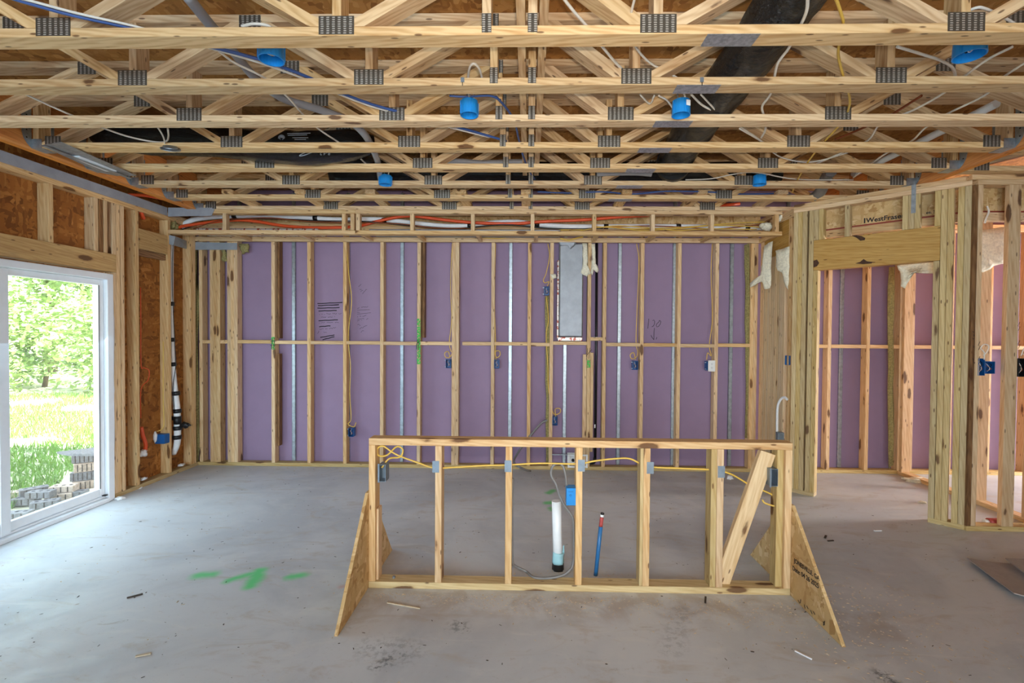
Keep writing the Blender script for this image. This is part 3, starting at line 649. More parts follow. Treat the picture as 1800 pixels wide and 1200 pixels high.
def truss(y):
    t = empty('floor_truss', (0, y, ZT)); dy = 0.0445
    box('bottom_chord', 'truss_wood', X0 + 0.006, X1 - 0.006, y - dy, y + dy, ZT, ZT + 0.038, t); box('top_chord', 'truss_wood', X0 + 0.006, X1 - 0.006, y - dy, y + dy, ZT + TH - 0.038, ZT + TH, t)
    za, zb = ZT + 0.0385, ZT + TH - 0.0385
    for x in NB + [-0.185, 0.005, X0 + 0.03, X1 - 0.03]: box('vertical_web', 'truss_wood', x - 0.019, x + 0.019, y - dy + 0.0005, y + dy - 0.0005, za, zb, t)
    def diag(xb, xt):
        s = 1 if xt > xb else -1
        # parallelogram web board cut to sit between the chords
        a0 = xb + s * 0.021; a1 = xt - s * 0.004; hw = 0.047
        pts = [(a0, y - dy + 0.0008, za), (a0 + s * 2 * hw, y - dy + 0.0008, za), (a1, y - dy + 0.0008, zb - 0.001), (a1 - s * 2 * hw, y - dy + 0.0008, zb - 0.001)]
        L = math.hypot(a1 - a0, zb - za); P = [Vector(p) for p in pts]
        c = sum(P, Vector()) / 4 + Vector((0, dy - 0.0008, 0)); ax = (P[3] - P[0]).normalized(); up = Vector((0, 1, 0)); z = Vector((0, -1, 0))
        yv = z.cross(ax)
        Mx = Matrix(((ax.x, yv.x, z.x, c.x), (ax.y, yv.y, z.y, c.y), (ax.z, yv.z, z.z, c.z), (0, 0, 0, 1))); inv = Mx.inverted()
        vs = [inv @ p for p in P] + [inv @ (p + Vector((0, 2 * dy - 0.0016, 0))) for p in P]
        me = bpy.data.meshes.new('web'); me.from_pydata([tuple(v) for v in vs], [], [(0, 1, 2, 3), (4, 5, 6, 7), (0, 1, 5, 4), (1, 2, 6, 5), (2, 3, 7, 6), (3, 0, 4, 7)])
        bm = bmesh.new(); bm.from_mesh(me); bmesh.ops.recalc_face_normals(bm, faces=bm.faces); bm.to_mesh(me); bm.free(); me.materials.append(M['truss_wood'])
        place(bpy.data.objects.new('diagonal_web', me), t, Mx)
    for xb, xt in ((-2.01, -2.62), (-2.01, -1.41), (-0.81, -1.41), (-0.81, -0.21), (0.52, 0.03), (0.52, 1.14), (1.76, 1.14), (1.76, 2.36), (X0 + 0.05, -2.62), (X1 - 0.05, 2.36)): diag(xb, xt)
    for x in NB:
        for s in (-1, 1): board('gang_plate', 'gang', (x, y + s * (dy + 0.0008), ZT + 0.042), 0.148, 0.0015, 0.076, (1, 0, 0), (0, 0, 1), t, 0)
    for x in (-0.185, 0.005): board('gang_plate', 'gang', (x, y - dy - 0.0008, ZT + 0.048), 0.040, 0.0015, 0.078, (1, 0, 0), (0, 0, 1), t, 0)
    for x in NTOP + [-0.185, 0.005]: board('gang_plate', 'gang', (x, y - dy - 0.0008, ZT + TH - 0.042), 0.11 if x in NTOP else 0.045, 0.0015, 0.074, (1, 0, 0), (0, 0, 1), t, 0)
    for x in (X0 + 0.15, X1 - 0.15): board('gang_plate', 'gang', (x, y - dy - 0.0008, ZT + 0.042), 0.11, 0.0015, 0.076, (1, 0, 0), (0, 0, 1), t, 0)
    board('splice_plate', 'splice_steel', (0.83, y, ZT - 0.0009), 0.215, 0.086, 0.0016, (1, 0, 0), (0, 0, 1), t, 0)
    return t
TL = ['wooden floor truss nearest the viewer, at the top of the picture', 'second wooden floor truss from the top of the picture', 'third floor truss, with two round blue boxes hanging before it',
      'fourth floor truss, with a round metal light can hanging under it at left', 'fifth floor truss, with the black duct sagging before it at left', 'sixth floor truss, two small round blue boxes hang before its chord',
      'seventh floor truss, carrying the ends of short nailer blocks', 'last floor truss, right above the boxed soffit']
t0 = truss(TY[0]); tag(t0, TL[0], 'truss', 'open-web floor trusses')
for i in range(1, 8):
    c = copy_tree(t0, Matrix.Translation((0, TY[i], ZT))); c['label'] = TL[i]
# short trusses of the next bay, right of the right beam
for i, (y, lab) in enumerate(((TY[3] + 0.05, 'nearer truss end seen beyond the right orange beam'), (TY[4] + 0.05, 'farther truss end seen beyond the right orange beam'))):
    t = empty('floor_truss', (3.4, y, ZT)); tag(t, lab, 'truss', 'trusses of the next bay')
    box('bottom_chord', 'truss_wood', 3.25, 6.0, y - 0.0445, y + 0.0445, ZT + 0.002, ZT + 0.04, t); box('top_chord', 'truss_wood', 3.25, 6.0, y - 0.0445, y + 0.0445, ZT + TH - 0.038, ZT + TH, t)
    for x in (3.29, 4.4): box('vertical_web', 'truss_wood', x, x + 0.038, y - 0.044, y + 0.044, ZT + 0.0405, ZT + TH - 0.0385, t)
    bar('diagonal_web', 'truss_wood', (3.38, y, ZT + 0.065), (4.3, y, ZT + TH - 0.06), 0.088, 0.038, (0, 0, 1), t)
    board('gang_plate', 'gang', (3.36, y - 0.0453, ZT + 0.042), 0.11, 0.0015, 0.076, (1, 0, 0), (0, 0, 1), t, 0)
# strongback boards running through the trusses' centre chase
sb = bar('strongback', 'truss_wood', (0.052, 0.6, ZT + 0.175), (0.052, 4.13, ZT + 0.175), 0.038, 0.14, (0, 0, 1)); tag(sb, 'long board on edge threaded through the truss centres, right one', 'board', 'strongbacks through the trusses')
sb2 = bar('strongback', 'truss_wood', (-0.045, 0.6, ZT + 0.175), (-0.045, 4.13, ZT + 0.175), 0.038, 0.14, (0, 0, 1)); tag(sb2, 'long board on edge threaded through the truss centres, left one', 'board', 'strongbacks through the trusses')

# ---- boxed soffit along the back wall
YS = 4.86; ZS = 2.485
so = empty('ceiling_soffit', (0, YS, ZS)); tag(so, 'boxed lumber soffit frame along the top of the back wall', 'soffit')
XR = 2.50
jx = aY(624, 400, YS).x
box('front_top_plate', 'stud_wood', XL + 0.003, jx, YS, YS + 0.089, 2.691, 2.7285, so); box('front_top_plate', 'stud_wood', jx + 0.002, XR, YS, YS + 0.089, 2.691, 2.7285, so)
box('front_bottom_plate', 'stud_wood', XL + 0.003, jx, YS, YS + 0.089, ZS, ZS + 0.038, so); box('front_bottom_plate', 'stud_wood', jx + 0.002, XR, YS, YS + 0.089, ZS, ZS + 0.038, so)
box('ledger', 'stud_wood', XL + 0.003, jx + 0.25, YB - 0.04, YB - 0.002, ZS, ZS + 0.05, so); box('ledger', 'stud_wood', jx + 0.252, XR - 0.002, YB - 0.04, YB - 0.002, ZS, ZS + 0.05, so)
BX = [aY(p, 395, YS).x for p in (394, 604, 619, 629, 724, 831, 936, 1045, 1148, 1252, 1366)]
for x in BX: box('upright_block', 'stud_wood', x - 0.019, x + 0.019, YS + 0.001, YS + 0.06, ZS + 0.0385, 2.690, so)
for p in (394, 513, 624, 724, 831, 936, 1045, 1148, 1252):
    x = aY(p, 410, YS).x; box('cross_block', 'stud_wood', x + 0.02, x + 0.058, YS + 0.090, YB - 0.041, ZS + 0.001, ZS + 0.039, so)
box('end_rail', 'stud_wood', XR - 0.04, XR - 0.002, YS + 0.09, YB - 0.041, ZS + 0.001, ZS + 0.039, so); box('end_rail', 'stud_wood', XR - 0.04, XR - 0.002, YS + 0.09, YB - 0.041, 2.69, 2.728, so)
NL = ['far left', 'second from left', 'third from left', 'fourth from left', 'fifth from left', 'sixth from left', 'seventh from left', 'far right']
for i, x in enumerate((-2.80, -2.12, -1.47, -0.63, -0.04, 0.88, 1.56, 2.28)):
    o = box('nailer_block', 'stud_wood', x - 0.0445, x + 0.0445, TY[6] - 0.075, TY[7] + 0.04, ZT + 0.0385, ZT + 0.0765)
    tag(o, 'short flat nailer board on the last two truss chords, %s' % NL[i], 'board', 'nailer blocks above the soffit')
# ================================================================== LOW ISLAND WALL
KY = 2.79; KX0 = -0.93; KX1 = 1.515; KZ = 0.88
kw = empty('island_frame', (0.3, KY, 0)); tag(kw, 'low framed island wall of studs standing free on the slab', 'frame')
box('bottom_plate', 'treated_wood', KX0, KX1, KY, KY + 0.089, 0.0, 0.038, kw); box('top_plate', 'stud_wood', KX0, KX1, KY, KY + 0.089, KZ - 0.04, KZ, kw)
KS = [(-0.93, 0), (-0.541, 0), (-0.131, 0), (0.277, 0), (0.667, 0), (1.088, 0), (1.477, 0)]
for x, _ in KS: box('stud', 'stud_wood', x, x + 0.038, KY + 0.0005, KY + 0.0885, 0.0385, KZ - 0.0405, kw)
box('stud', 'treated_wood', 1.438, 1.476, KY + 0.02, KY + 0.0885, 0.0385, KZ - 0.0405, kw)
box('scab_board', 'treated_wood', 0.648, 0.6665, KY + 0.002, KY + 0.08, 0.0385, KZ - 0.0405, kw); box('scab_board', 'treated_wood', 1.055, 1.0875, KY + 0.004, KY + 0.088, 0.0385, KZ - 0.0405, kw)
box('scab_board', 'stud_wood', -0.891, -0.878, KY + 0.02, KY + 0.088, 0.0385, 0.46, kw)
tag(bar('diagonal_brace', 'brace_wood', aY(1255, 1031, KY + 0.06) + Vector((0.03, 0, 0)), aY(1348, 794, KY + 0.06), 0.038, 0.089, (1, 0, 0.3), kw), 'pale board nailed at a slant inside the frame')
def gusset(x0, x1, ya, za, yf, yb): return prism('gusset_brace', 'osb_pale', [(x0, yf, 0.001), (x0, yb, 0.001), (x0, yb - 0.03, 0.03), (x0, ya + 0.06, za), (x0, ya, za)], (x1 - x0, 0, 0), kw)
g1_ = gusset(KX0 - 0.019, KX0 - 0.001, KY - 0.002, 0.56, 2.335, 3.29); g2_ = gusset(KX1 + 0.001, KX1 + 0.019, KY + 0.002, 0.52, 2.33, 3.30)
tag(g1_, 'triangular strand board brace, left end'); tag(g2_, 'triangular strand board brace with printed date, right end')
# printing on the right brace: its face towards the room (-x side)
XF = KX1 - 0.0002
def gx(px, py): return aX(px, py, XF)
d_ = (gx(1440, 1030) - gx(1396, 993)).normalized()
lettering('printed_date', 'ink', 'Date: 04 26 2025', 0.036, gx(1393, 1001), gx(1443, 1037) - gx(1393, 1001), (0, -0.2, 1), g2_, 0.0005)
lettering('printed_place', 'ink', 'JONESVILLE. GA', 0.034, gx(1396, 988), gx(1441, 1020) - gx(1399, 989), (0, -0.2, 1), g2_, 0.0005)
strokes('pen_mark', 'ink', [[gx(1403, 1054), gx(1406, 1060)], [gx(1408, 1053), gx(1407, 1060)], [gx(1414, 1062), gx(1416, 1069)], [gx(1418, 1064), gx(1421, 1070)], [gx(1425, 1072), gx(1428, 1079)], [gx(1430, 1074), gx(1433, 1080)], [gx(1447, 1092), gx(1450, 1098)], [gx(1450, 1091), gx(1448, 1099)]], 0.006, g2_, (-1, 0, 0))
for px, py in ((766, 820), (893, 819), (1022, 818), (1143, 822), (1268, 829)):
    p = aY(px, py, KY); box('nail_plate', 'nail_plate_steel', p.x - 0.02, p.x + 0.02, KY - 0.0018, KY - 0.0004, p.z - 0.034, p.z + 0.034, kw, 0)
strokes('crayon_mark', 'red_tape', [[(-0.503, KY + 0.02, 0.735), (-0.503, KY + 0.05, 0.70)], [(-0.503, KY + 0.05, 0.735), (-0.503, KY + 0.02, 0.695)]], 0.008, kw, (1, 0, 0))
box('anchor_nut', 'galvanized', -0.80, -0.785, KY + 0.035, KY + 0.05, 0.0385, 0.052, kw)

def tagged(o, label, cat, group=None): return tag(o, label, cat, group)
GC = 'cables strung through the framing'
def cab(name, mat, pts, r, label, group=GC, flat=1.0, seg=7): return tag(tube(name, mat, pts, r, seg=seg, flat=flat), label, 'cable', group)
yk = KY + 0.045
K = lambda x, y, d=0.0: aY(x, y, yk + d)
cab('yellow_cable', 'yellow_cable', [K(671, 822), K(684, 806, .02), K(703, 803), K(708, 790), K(697, 785), K(680, 800, .02), K(665, 800), K(664, 788), K(674, 784), K(690, 795), K(707, 803), K(735, 813), K(763, 822), K(800, 821), K(850, 818), K(890, 817), K(950, 814), K(1015, 815), K(1045, 810), K(1080, 806), K(1107, 806), K(1130, 817), K(1150, 821), K(1200, 823), K(1255, 826), K(1285, 833), K(1320, 853, .03), K(1355, 868, .03), K(1368, 880, .02), K(1364, 889), K(1345, 884, .03), K(1340, 878, .04)], 0.0052, 'yellow cable run along the low island wall with a loop at each end')
def gbox(x0, x1, z, side, label):
    b = empty('outlet_box', (x0, KY, z)); tag(b, label, 'outlet box', 'steel boxes on the island wall')
    y0, y1 = KY + 0.005, KY + 0.075; t = 0.0025
    box('back_plate', 'nail_plate_steel', x0, x1, y1 - t, y1, z - 0.05, z + 0.05, b, 0)
    box('side_plate', 'nail_plate_steel', x0, x0 + t, y0, y1 - t, z - 0.05, z + 0.05, b, 0); box('side_plate', 'nail_plate_steel', x1 - t, x1, y0, y1 - t, z - 0.05, z + 0.05, b, 0)
    box('end_plate', 'nail_plate_steel', x0 + t, x1 - t, y0, y1 - t, z + 0.05 - t, z + 0.05, b, 0); box('end_plate', 'nail_plate_steel', x0 + t, x1 - t, y0, y1 - t, z - 0.05, z - 0.05 + t, b, 0)
    box('face_flange', 'nail_plate_steel', x0 - 0.004, x0 + 0.006, y0 - 0.003, y0 - 0.0002, z - 0.055, z + 0.055, b, 0)
    return b
gbox(-0.874, -0.832, aY(670, 832, KY).z, 1, 'grey steel box on the left end stud of the island wall')
gbox(1.392, 1.437, aY(1368, 840, KY).z, -1, 'grey steel box on the right end stud of the island wall')

def device_box(c, w, h, dep, mat, label, group, face=(0, -1, 0), wires=True, name='outlet_box'):
    """an open box: c = centre of its open face, face = direction it opens to"""
    n = Vector(face).normalized(); b = empty(name, c); tag(b, label, 'outlet box', group); c = Vector(c)
    up = Vector((0, 0, 1)); sx = up.cross(n) * -1; t = 0.003
    def pc(nm, off, dx, dn, dz, m=mat): # box of size dx*dn*dz at offset (sx, n, up)
        p = c + sx * off[0] - n * off[1] + up * off[2]; return board(nm, m, p, dx, dn, dz, sx, up, b, 0.0008)
    pc('back', (0, dep - t / 2, 0), w, t, h); pc('side', (-w / 2 + t / 2, dep / 2, 0), t, dep - t, h); pc('side', (w / 2 - t / 2, dep / 2, 0), t, dep - t, h)
    pc('end', (0, dep / 2, h / 2 - t / 2), w - 2 * t, dep - t, t); pc('end', (0, dep / 2, -h / 2 + t / 2), w - 2 * t, dep - t, t)
    for k in (-1, 1): pc('nail_lug', (w / 2 + 0.006, 0.02, k * h * 0.36), 0.016, 0.006, 0.008, 'galvanized')
    if wires:
        for k, (m, dx) in enumerate((('black_plastic', -0.3), ('white_cable', 0.1), ('copper_wire', 0.32))):
            q = lambda a, d, z: c + sx * (a * w) - n * d + up * (z * h)
            tube('wire_end', m, [q(dx * .5, dep * .8, .4), q(dx, dep * .25, .2), q(-dx * .8, dep * .2, -.1), q(dx * .6, dep * .35, -.3)], 0.0022, b, 5, 4)
    return b
GB = 'blue outlet boxes on the back wall'
def bbox(px, py, label, w=0.058, h=0.096): return device_box(aY(px, py, YB - 0.01), w, h, 0.07, 'dark_blue_plastic', label, GB)
bbox(616.5, 760, 'lowest left blue box on the back wall, yellow cable hooked above it')
bbox(788, 639, 'blue box left of the double stud at mid height')
bbox(873, 640, 'blue box on the right of a single stud, yellow loop above it')
bbox(961, 511, 'highest blue box on the back wall, left of the shiny duct')
bbox(975.5, 740, 'low blue box below the shiny duct, yellow loop above it')
bbox(1117, 642, 'blue box right of the black pipe below the blocking')
wo_ = device_box(aY(1247, 643, YB - 0.006), 0.058, 0.098, 0.07, 'dark_blue_plastic', 'finished white duplex outlet on a blue box at the right of the back wall', GB, wires=False)
p = aY(1251, 643, YB - 0.012); fpl = box('cover_plate', 'white_plastic', p.x - 0.038, p.x + 0.038, YB - 0.0145, YB - 0.0075, p.z - 0.06, p.z + 0.06, wo_, 0.003)
for dz in (-0.02, 0.02):
    r_ = box('receptacle', 'white_plastic', p.x - 0.016, p.x + 0.016, YB - 0.0175, YB - 0.0148, p.z + dz - 0.014, p.z + dz + 0.014, fpl, 0.003)
    for dx in (-0.006, 0.006): box('slot', 'ink', p.x + dx - 0.0012, p.x + dx + 0.0012, YB - 0.0182, YB - 0.0176, p.z + dz - 0.001, p.z + dz + 0.007, fpl, 0)
    box('slot', 'ink', p.x - 0.002, p.x + 0.002, YB - 0.0182, YB - 0.0176, p.z + dz - 0.01, p.z + dz - 0.006, fpl, 0)
# box on the island wall, blue back turned to the viewer
ib = device_box(aY(1003, 866, KY + 0.075), 0.060, 0.10, 0.07, 'blue_plastic', 'bright blue box on the middle stud of the low island wall', 'blue box on the island wall', face=(0, 1, 0), wires=False)
strokes('molded_mark', 'dark_blue_plastic', [[aY(999, 864, KY + 0.004), aY(1008, 864, KY + 0.004)], [aY(1001, 870, KY + 0.004), aY(1003, 868.5, KY + 0.004), aY(1005, 870, KY + 0.004), aY(1003, 872, KY + 0.004), aY(1001, 870, KY + 0.004)]], 0.003, ib, (0, -1, 0))
cab('grey_cable', 'grey_cable', [K(996, 853), K(994, 835), K(990, 820, .01), K(981, 814, .02), K(971, 820, .02), K(969, 835, .02), K(977, 850), K(983, 870), K(992, 888), K(1004, 905), K(1008, 920), K(1008, 985), K(1000, 1003, -.02), K(985, 1012, -.03), K(960, 1016, -.03), K(938, 1014, -.03), K(925, 1004, .05), K(905, 994, .03), K(901, 985), K(900, 940), K(900, 890), K(901, 840)], 0.0075, 'grey flat cable looping from the blue island box down to the slab')
cab('grey_cable', 'grey_cable', [aZ(932, 832, 0.0) + Vector((0, 0, .03)), aZ(925, 826, 0.10), aZ(912, 820, 0.17), aY(905, 815, 5.0), aY(905, 805, 5.2), aY(925, 775, 5.28), aY(950, 745, 5.29), aY(962, 738, 5.29)], 0.012, 'dark grey cable rising from the slab to the back wall')

# ---- pipes through the slab
pv = empty('drain_pipe', aZ(981, 1001, 0)); tag(pv, 'white plastic drain pipe standing up through the slab', 'pipe')
b_ = aZ(981, 1001, 0.0); top = aY(978, 880, b_.y)
tube('pipe_body', 'pvc_white', [b_, b_.lerp(top, .5), top], 0.030, pv, 20, 1)
tube('pipe_collar', 'light_blue_foam', [b_ + Vector((0, 0, .045)), b_ + Vector((0, 0, .08)), b_ + Vector((.003, 0, .115))], 0.037, pv, 16, 2, wob=.2)
tube('base_sleeve', 'black_plastic', [b_ + Vector((0, 0, .001)), b_ + Vector((0, 0, .03)), b_ + Vector((0, 0, .05))], 0.036, pv, 16, 2, wob=.25)
ragged('collar_flap', 'light_blue_foam', [b_ + Vector(q) for q in ((.026, .0, .09), (.040, .0, .10), (.038, 0, .16), (.030, 0, .15))], (0, -.006, 0), pv, 4, .003)
bp = empty('supply_pipe', aZ(1047, 1011, 0)); tag(bp, 'thin blue sleeved pipe with red taped top leaning in the slab', 'pipe')
b_ = aZ(1047, 1011, 0.0); t2 = aY(1056, 925, b_.y); t3 = aY(1058, 908, b_.y); t4 = aY(1059, 901, b_.y)
tube('blue_sleeve', 'blue_pipe', [b_, b_.lerp(t2, .5), t2], 0.0125, bp, 14, 1); tube('taped_top', 'red_tape', [t2, t2.lerp(t3, .5), t3], 0.0115, bp, 14, 2, wob=.15)
tube('white_end', 'pvc_white', [t3, t3.lerp(t4, .6)], 0.0112, bp, 14, 1); tube('end_plug', 'black_plastic', [t3.lerp(t4, .6), t4], 0.0112, bp, 14, 1)

# ================================================================== BACK WALL SERVICES
Yc = YB - 0.012
def bw(name, lab, pts, r=0.0045, mat='yellow_cable', Y=None): return cab(name, mat, [aY(x, y, (YB + 0.02) if Y is None else Y) for x, y in pts], r, lab)
bw('yellow_cable', 'yellow cable down the third stud of the back wall to the lowest left box', [(609, 428), (613, 480), (618, 530), (612, 590), (616, 640), (615, 690), (617, 735), (612, 745), (622, 750), (626, 742)])
bw('yellow_cable', 'yellow cable looping above the box left of the double stud', [(795, 428), (792, 500), (794, 560), (790, 600), (792, 615), (795, 620), (790, 628), (783, 627), (782, 620), (788, 618), (791, 628)])
bw('yellow_cable', 'yellow cable beside the sixth long stud, looping over its box', [(871, 428), (869, 520), (871, 600), (870, 622), (874, 628), (879, 624), (878, 617), (871, 618), (872, 632)])
bw('yellow_cable', 'yellow cable hooked above the highest blue box', [(963, 428), (966, 450), (960, 480), (955, 492), (958, 497), (965, 495), (962, 503)])
bw('yellow_cable', 'pair of yellow cables running below the highest blue box', [(960, 520), (964, 560), (960, 590), (963, 640), (964, 680), (971, 722), (978, 728), (985, 724), (984, 718), (976, 719), (977, 732)])
bw('yellow_cable', 'yellow cable on the stud right of the black pipe', [(1119, 428), (1123, 460), (1120, 540), (1118, 600), (1121, 618), (1118, 628), (1110, 630), (1108, 623), (1114, 620), (1117, 632)])
bw('white_cable', 'pale cable on the stud leading to the white outlet', [(1252, 428), (1250, 480), (1252, 560), (1247, 605), (1250, 625), (1244, 620), (1242, 632)], mat='yellow_cable')
# shiny wall stack duct
wd = empty('wall_stack_duct', (0.46, YB, 1.4)); tag(wd, 'shiny foil faced duct box standing between two back wall studs', 'duct')
xa = aY(983, 500, YB - 0.02).x; xb = aY(1025, 500, YB - 0.02).x; zb_ = aY(1000, 592, YB - 0.02).z
me_o = box('duct_body', 'foil', xa, xb, YB - 0.03, YB + 0.10, zb_, 2.475, wd, 0.012)
box('wrap_edge', 'wrap', xa - 0.022, xa - 0.001, YB - 0.012, YB + 0.09, zb_ - 0.02, 2.3, wd, 0.006); box('wrap_edge', 'wrap', xa - 0.012, xb - 0.002, YB - 0.02, YB + 0.09, zb_ - 0.045, zb_ - 0.001, wd, 0.006)
ragged('torn_foil', 'foil', [aY(x, y, YB - 0.034) for x, y in ((978, 418), (1015, 420), (1012, 430), (1003, 438), (997, 431), (985, 432))], (0, -0.004, 0), wd, 3, 0.004)
ragged('torn_insulation', 'wool_cream', [aY(x, y, YB - 0.03) for x, y in ((1024, 428), (1032, 428), (1034, 470), (1038, 480), (1032, 487), (1022, 480), (1024, 462))], (0, -0.03, 0), wd, 8)
ragged('torn_insulation', 'wool_cream', [aY(x, y, YB - 0.01) for x, y in ((967, 482), (977, 481), (979, 488), (972, 490))], (0, -0.02, 0), wd, 9, 0.006)
tag(ragged('insulation_tuft', 'wool_cream', [aY(x, y, YB - 0.006) for x, y in ((1040, 427), (1046, 428), (1048, 465), (1053, 473), (1050, 480), (1043, 475), (1041, 485), (1038, 478), (1041, 455))], (0, -0.03, 0), None, 10), 'torn cream insulation tuft hanging beside the black pipe', 'insulation')
vp = empty('vent_pipe', aY(1048, 820, YB + 0.03)); tag(vp, 'slim black vertical pipe clamped in the back wall', 'pipe')
tube('pipe_body', 'black_iron', [aY(1049, 426, YB + 0.03), aY(1048, 620, YB + 0.03), aY(1046, 806, YB + 0.03)], 0.0145, vp, 12, 1)
p = aY(1048, 594, YB + 0.01); box('pipe_clamp', 'galvanized', p.x - 0.045, p.x + 0.045, YB + 0.012, YB + 0.016, p.z - 0.012, p.z + 0.012, vp)
p = aY(1046, 749, YB + 0.01); box('pipe_label', 'white_plastic', p.x - 0.007, p.x + 0.005, YB + 0.013, YB + 0.0155, p.z - 0.02, p.z + 0.02, vp)
tube('pipe_foot', 'black_iron', [aY(1046, 804, YB + 0.03), aY(1044, 812, YB + 0.01), aY(1036, 814, YB + 0.0)], 0.018, vp, 10, 4)
wbx = empty('washer_outlet_box', aY(1015, 813, YB)); tag(wbx, 'white recessed plumbing outlet box low on the back wall behind the island', 'outlet box')
a_ = aY(998, 798, YB - 0.004); b_ = aY(1033, 822, YB - 0.004)
for nm, q in (('frame_side', (a_.x, a_.x + .02, b_.z, a_.z)), ('frame_side', (b_.x - .02, b_.x, b_.z, a_.z)), ('frame_top', (a_.x + .0205, b_.x - .0205, a_.z - .02, a_.z)), ('frame_bottom', (a_.x + .0205, b_.x - .0205, b_.z, b_.z + .02))):
    box(nm, 'white_plastic', q[0], q[1], YB - 0.01, YB - 0.003, q[2], q[3], wbx)
box('back_panel', 'white_plastic', a_.x, b_.x, YB + 0.06, YB + 0.065, b_.z, a_.z, wbx)
for dx in (0.06, 0.15): lump('valve', 'black_iron', (a_.x + dx, YB + 0.02, (a_.z + b_.z) / 2), (0.018, 0.03, 0.018), int(dx * 100), 0.15, wbx, 2)
box('hanger_bar', 'galvanized', aY(970, 797, YB).x, a_.x - 0.001, YB - 0.006, YB - 0.002, a_.z - 0.012, a_.z - 0.002, wbx)
# mineral wool edges
def wool(name, mat, pts, dep, seed, label, Y=YB - 0.004, amp=0.022): return tag(ragged(name, mat, [aY(x, y, Y) for x, y in pts], (0, -dep, 0), None, seed, amp, 10), label, 'insulation', 'mineral wool tucked in the walls')
wool('mineral_wool', 'wool_green', [(1310, 430), (1318, 428), (1318, 770), (1311, 770)], 0.02, 21, 'green mineral wool strip at the right end of the back wall', YB + 0.03)
wool('mineral_wool', 'wool_green', [(421, 427), (437, 427), (436, 443), (425, 447)], 0.03, 22, 'grey wool tuft under the soffit at left', YB + 0.02)
wool('mineral_wool', 'wool_green', [(389, 428), (398, 428), (398, 458), (390, 460)], 0.02, 23, 'grey wool tuft between the left stud clusters', YB + 0.02)
wool('mineral_wool', 'wool_green', [(343, 440), (348, 440), (349, 815), (344, 815)], 0.015, 24, 'thin green wool strip in the left room corner', YB + 0.02)
wool('mineral_wool', 'wool_green', [(958, 520), (965, 520), (966, 820), (960, 825)], 0.012, 25, 'green wool strip beside the yellow cables below the highest box', YB + 0.045, 0.016)
wool('mineral_wool', 'wool_green', [(1561, 470), (1570, 468), (1570, 820), (1562, 825)], 0.02, 26, 'green wool strip in the pantry back corner', YB - 0.004)

# ================================================================== LEFT WALL SERVICES
wrp = prism('gasket_wrap', 'grey_wrap', [(XL + 0.0025, -1.0, 2.662), (XL + 0.0025, 4.845, 2.662), (XL + 0.0025, 4.845, 2.742), (XL + 0.0025, -1.0, 2.742)], (0.006, 0, 0)); tag(wrp, 'long grey plastic wrap along the top plate of the left wall', 'plastic wrap', 'grey plastic wrap')
w2 = prism('gasket_wrap', 'grey_wrap', [(XL + 0.0095, YS - 0.006, 2.655)] + [aY(x, y, YS - 0.006) for x, y in ((372, 379), (375, 372), (377, 368), (372, 365))] + [(XL + 0.0095, YS - 0.006, 2.745)], (0, 0.004, 0)); tag(w2, 'torn grey plastic wrap end bent onto the soffit front', 'plastic wrap', 'grey plastic wrap')
w3 = mobj('plastic_strip', [aY(287, 411, 4.88), aY(308, 415, 4.88), aY(333, 425, 5.27), aY(417, 427, 5.27), aY(417, 439, 5.27), aY(333, 439, 5.27), aY(305, 431, 4.88), aY(287, 427, 4.88)], [(0, 1, 6, 7), (1, 2, 5, 6), (2, 3, 4, 5)], 'frost_plastic'); tag(w3, 'translucent grey plastic strip under the soffit across the left studs', 'plastic strip')
sm = w3.modifiers.new('thickness', 'SOLIDIFY'); sm.thickness = 0.003
L = lambda x, y, X=XL + 0.03: aX(x, y, X)
ls = empty('line_set', L(309, 800)); tag(ls, 'white insulated pipe with black tape bands down the left corner', 'pipe')
path = [aY(303, 425, 4.96), aY(302, 480, 4.96), aY(302, 560, 4.96), aY(303, 620, 4.96), aY(306, 670, 4.96), aY(311, 720, 4.96), aY(312, 760, 4.96), aY(311, 780, 4.96), aY(305, 797, 4.98)]
tube('pipe_insulation', 'foam_white', path, 0.02, ls, 12, 6, radii=[.014, .015, .017, .02, .026, .032, .032, .030, .026])
for y, x in ((534, 302), (597, 302.5), (640, 304.5), (691, 309.5), (722, 311.5), (752, 312), (768, 311)):
    r_ = 0.020 + max(0, (y - 600)) * 0.00009 + 0.004
    tube('tape_band', 'black_plastic', [aY(x, y - 3.5, 4.96), aY(x + 0.3, y + 3.5, 4.96)], r_ + (.004 if y > 640 else 0), ls, 12, 1)
tube('tape_band', 'black_plastic', [aY(312, 731, 4.96), aY(312, 745, 4.96)], 0.037, ls, 12, 1)
lump('tape_tail', 'black_plastic', aY(325, 747, 4.93), (.045, .02, .028), 4, .5, ls); box('bracket', 'black_iron', *sorted((aY(302, 734, 4.97).x, aY(308, 734, 4.97).x)), 4.95, 4.99, aY(304, 738, 4.97).z, aY(304, 731, 4.97).z, ls)
cab('black_wire', 'black_plastic', [aY(304, 430, 4.93), aY(303, 500, 4.93), aY(307, 600, 4.92), aY(309, 640, 4.92), aY(304, 680, 4.92), aY(306, 720, 4.92)], 0.0035, 'thin black wire following the white corner pipe')
cab('orange_cable', 'orange_pipe', [aX(247, 505, XL - 0.03), aX(247.5, 560, XL - 0.03), aX(248, 640, XL - 0.03), aX(253, 646, XL - 0.02), aX(262, 651, XL - 0.02), aX(260, 668, XL - 0.02), aX(248, 684, XL - 0.03), aX(247.5, 735, XL - 0.03)], 0.004, 'thin orange cable looping on the left wall sheathing')
oc = tube('orange_conduit', 'orange_pipe', [aX(248, 750, XL - 0.06), aX(251, 765, XL - 0.05), aX(256, 780, XL - 0.045), aX(255, 792, XL - 0.06)], 0.017, None, 10); tag(oc, 'short orange conduit stub through the left wall near the floor', 'conduit')
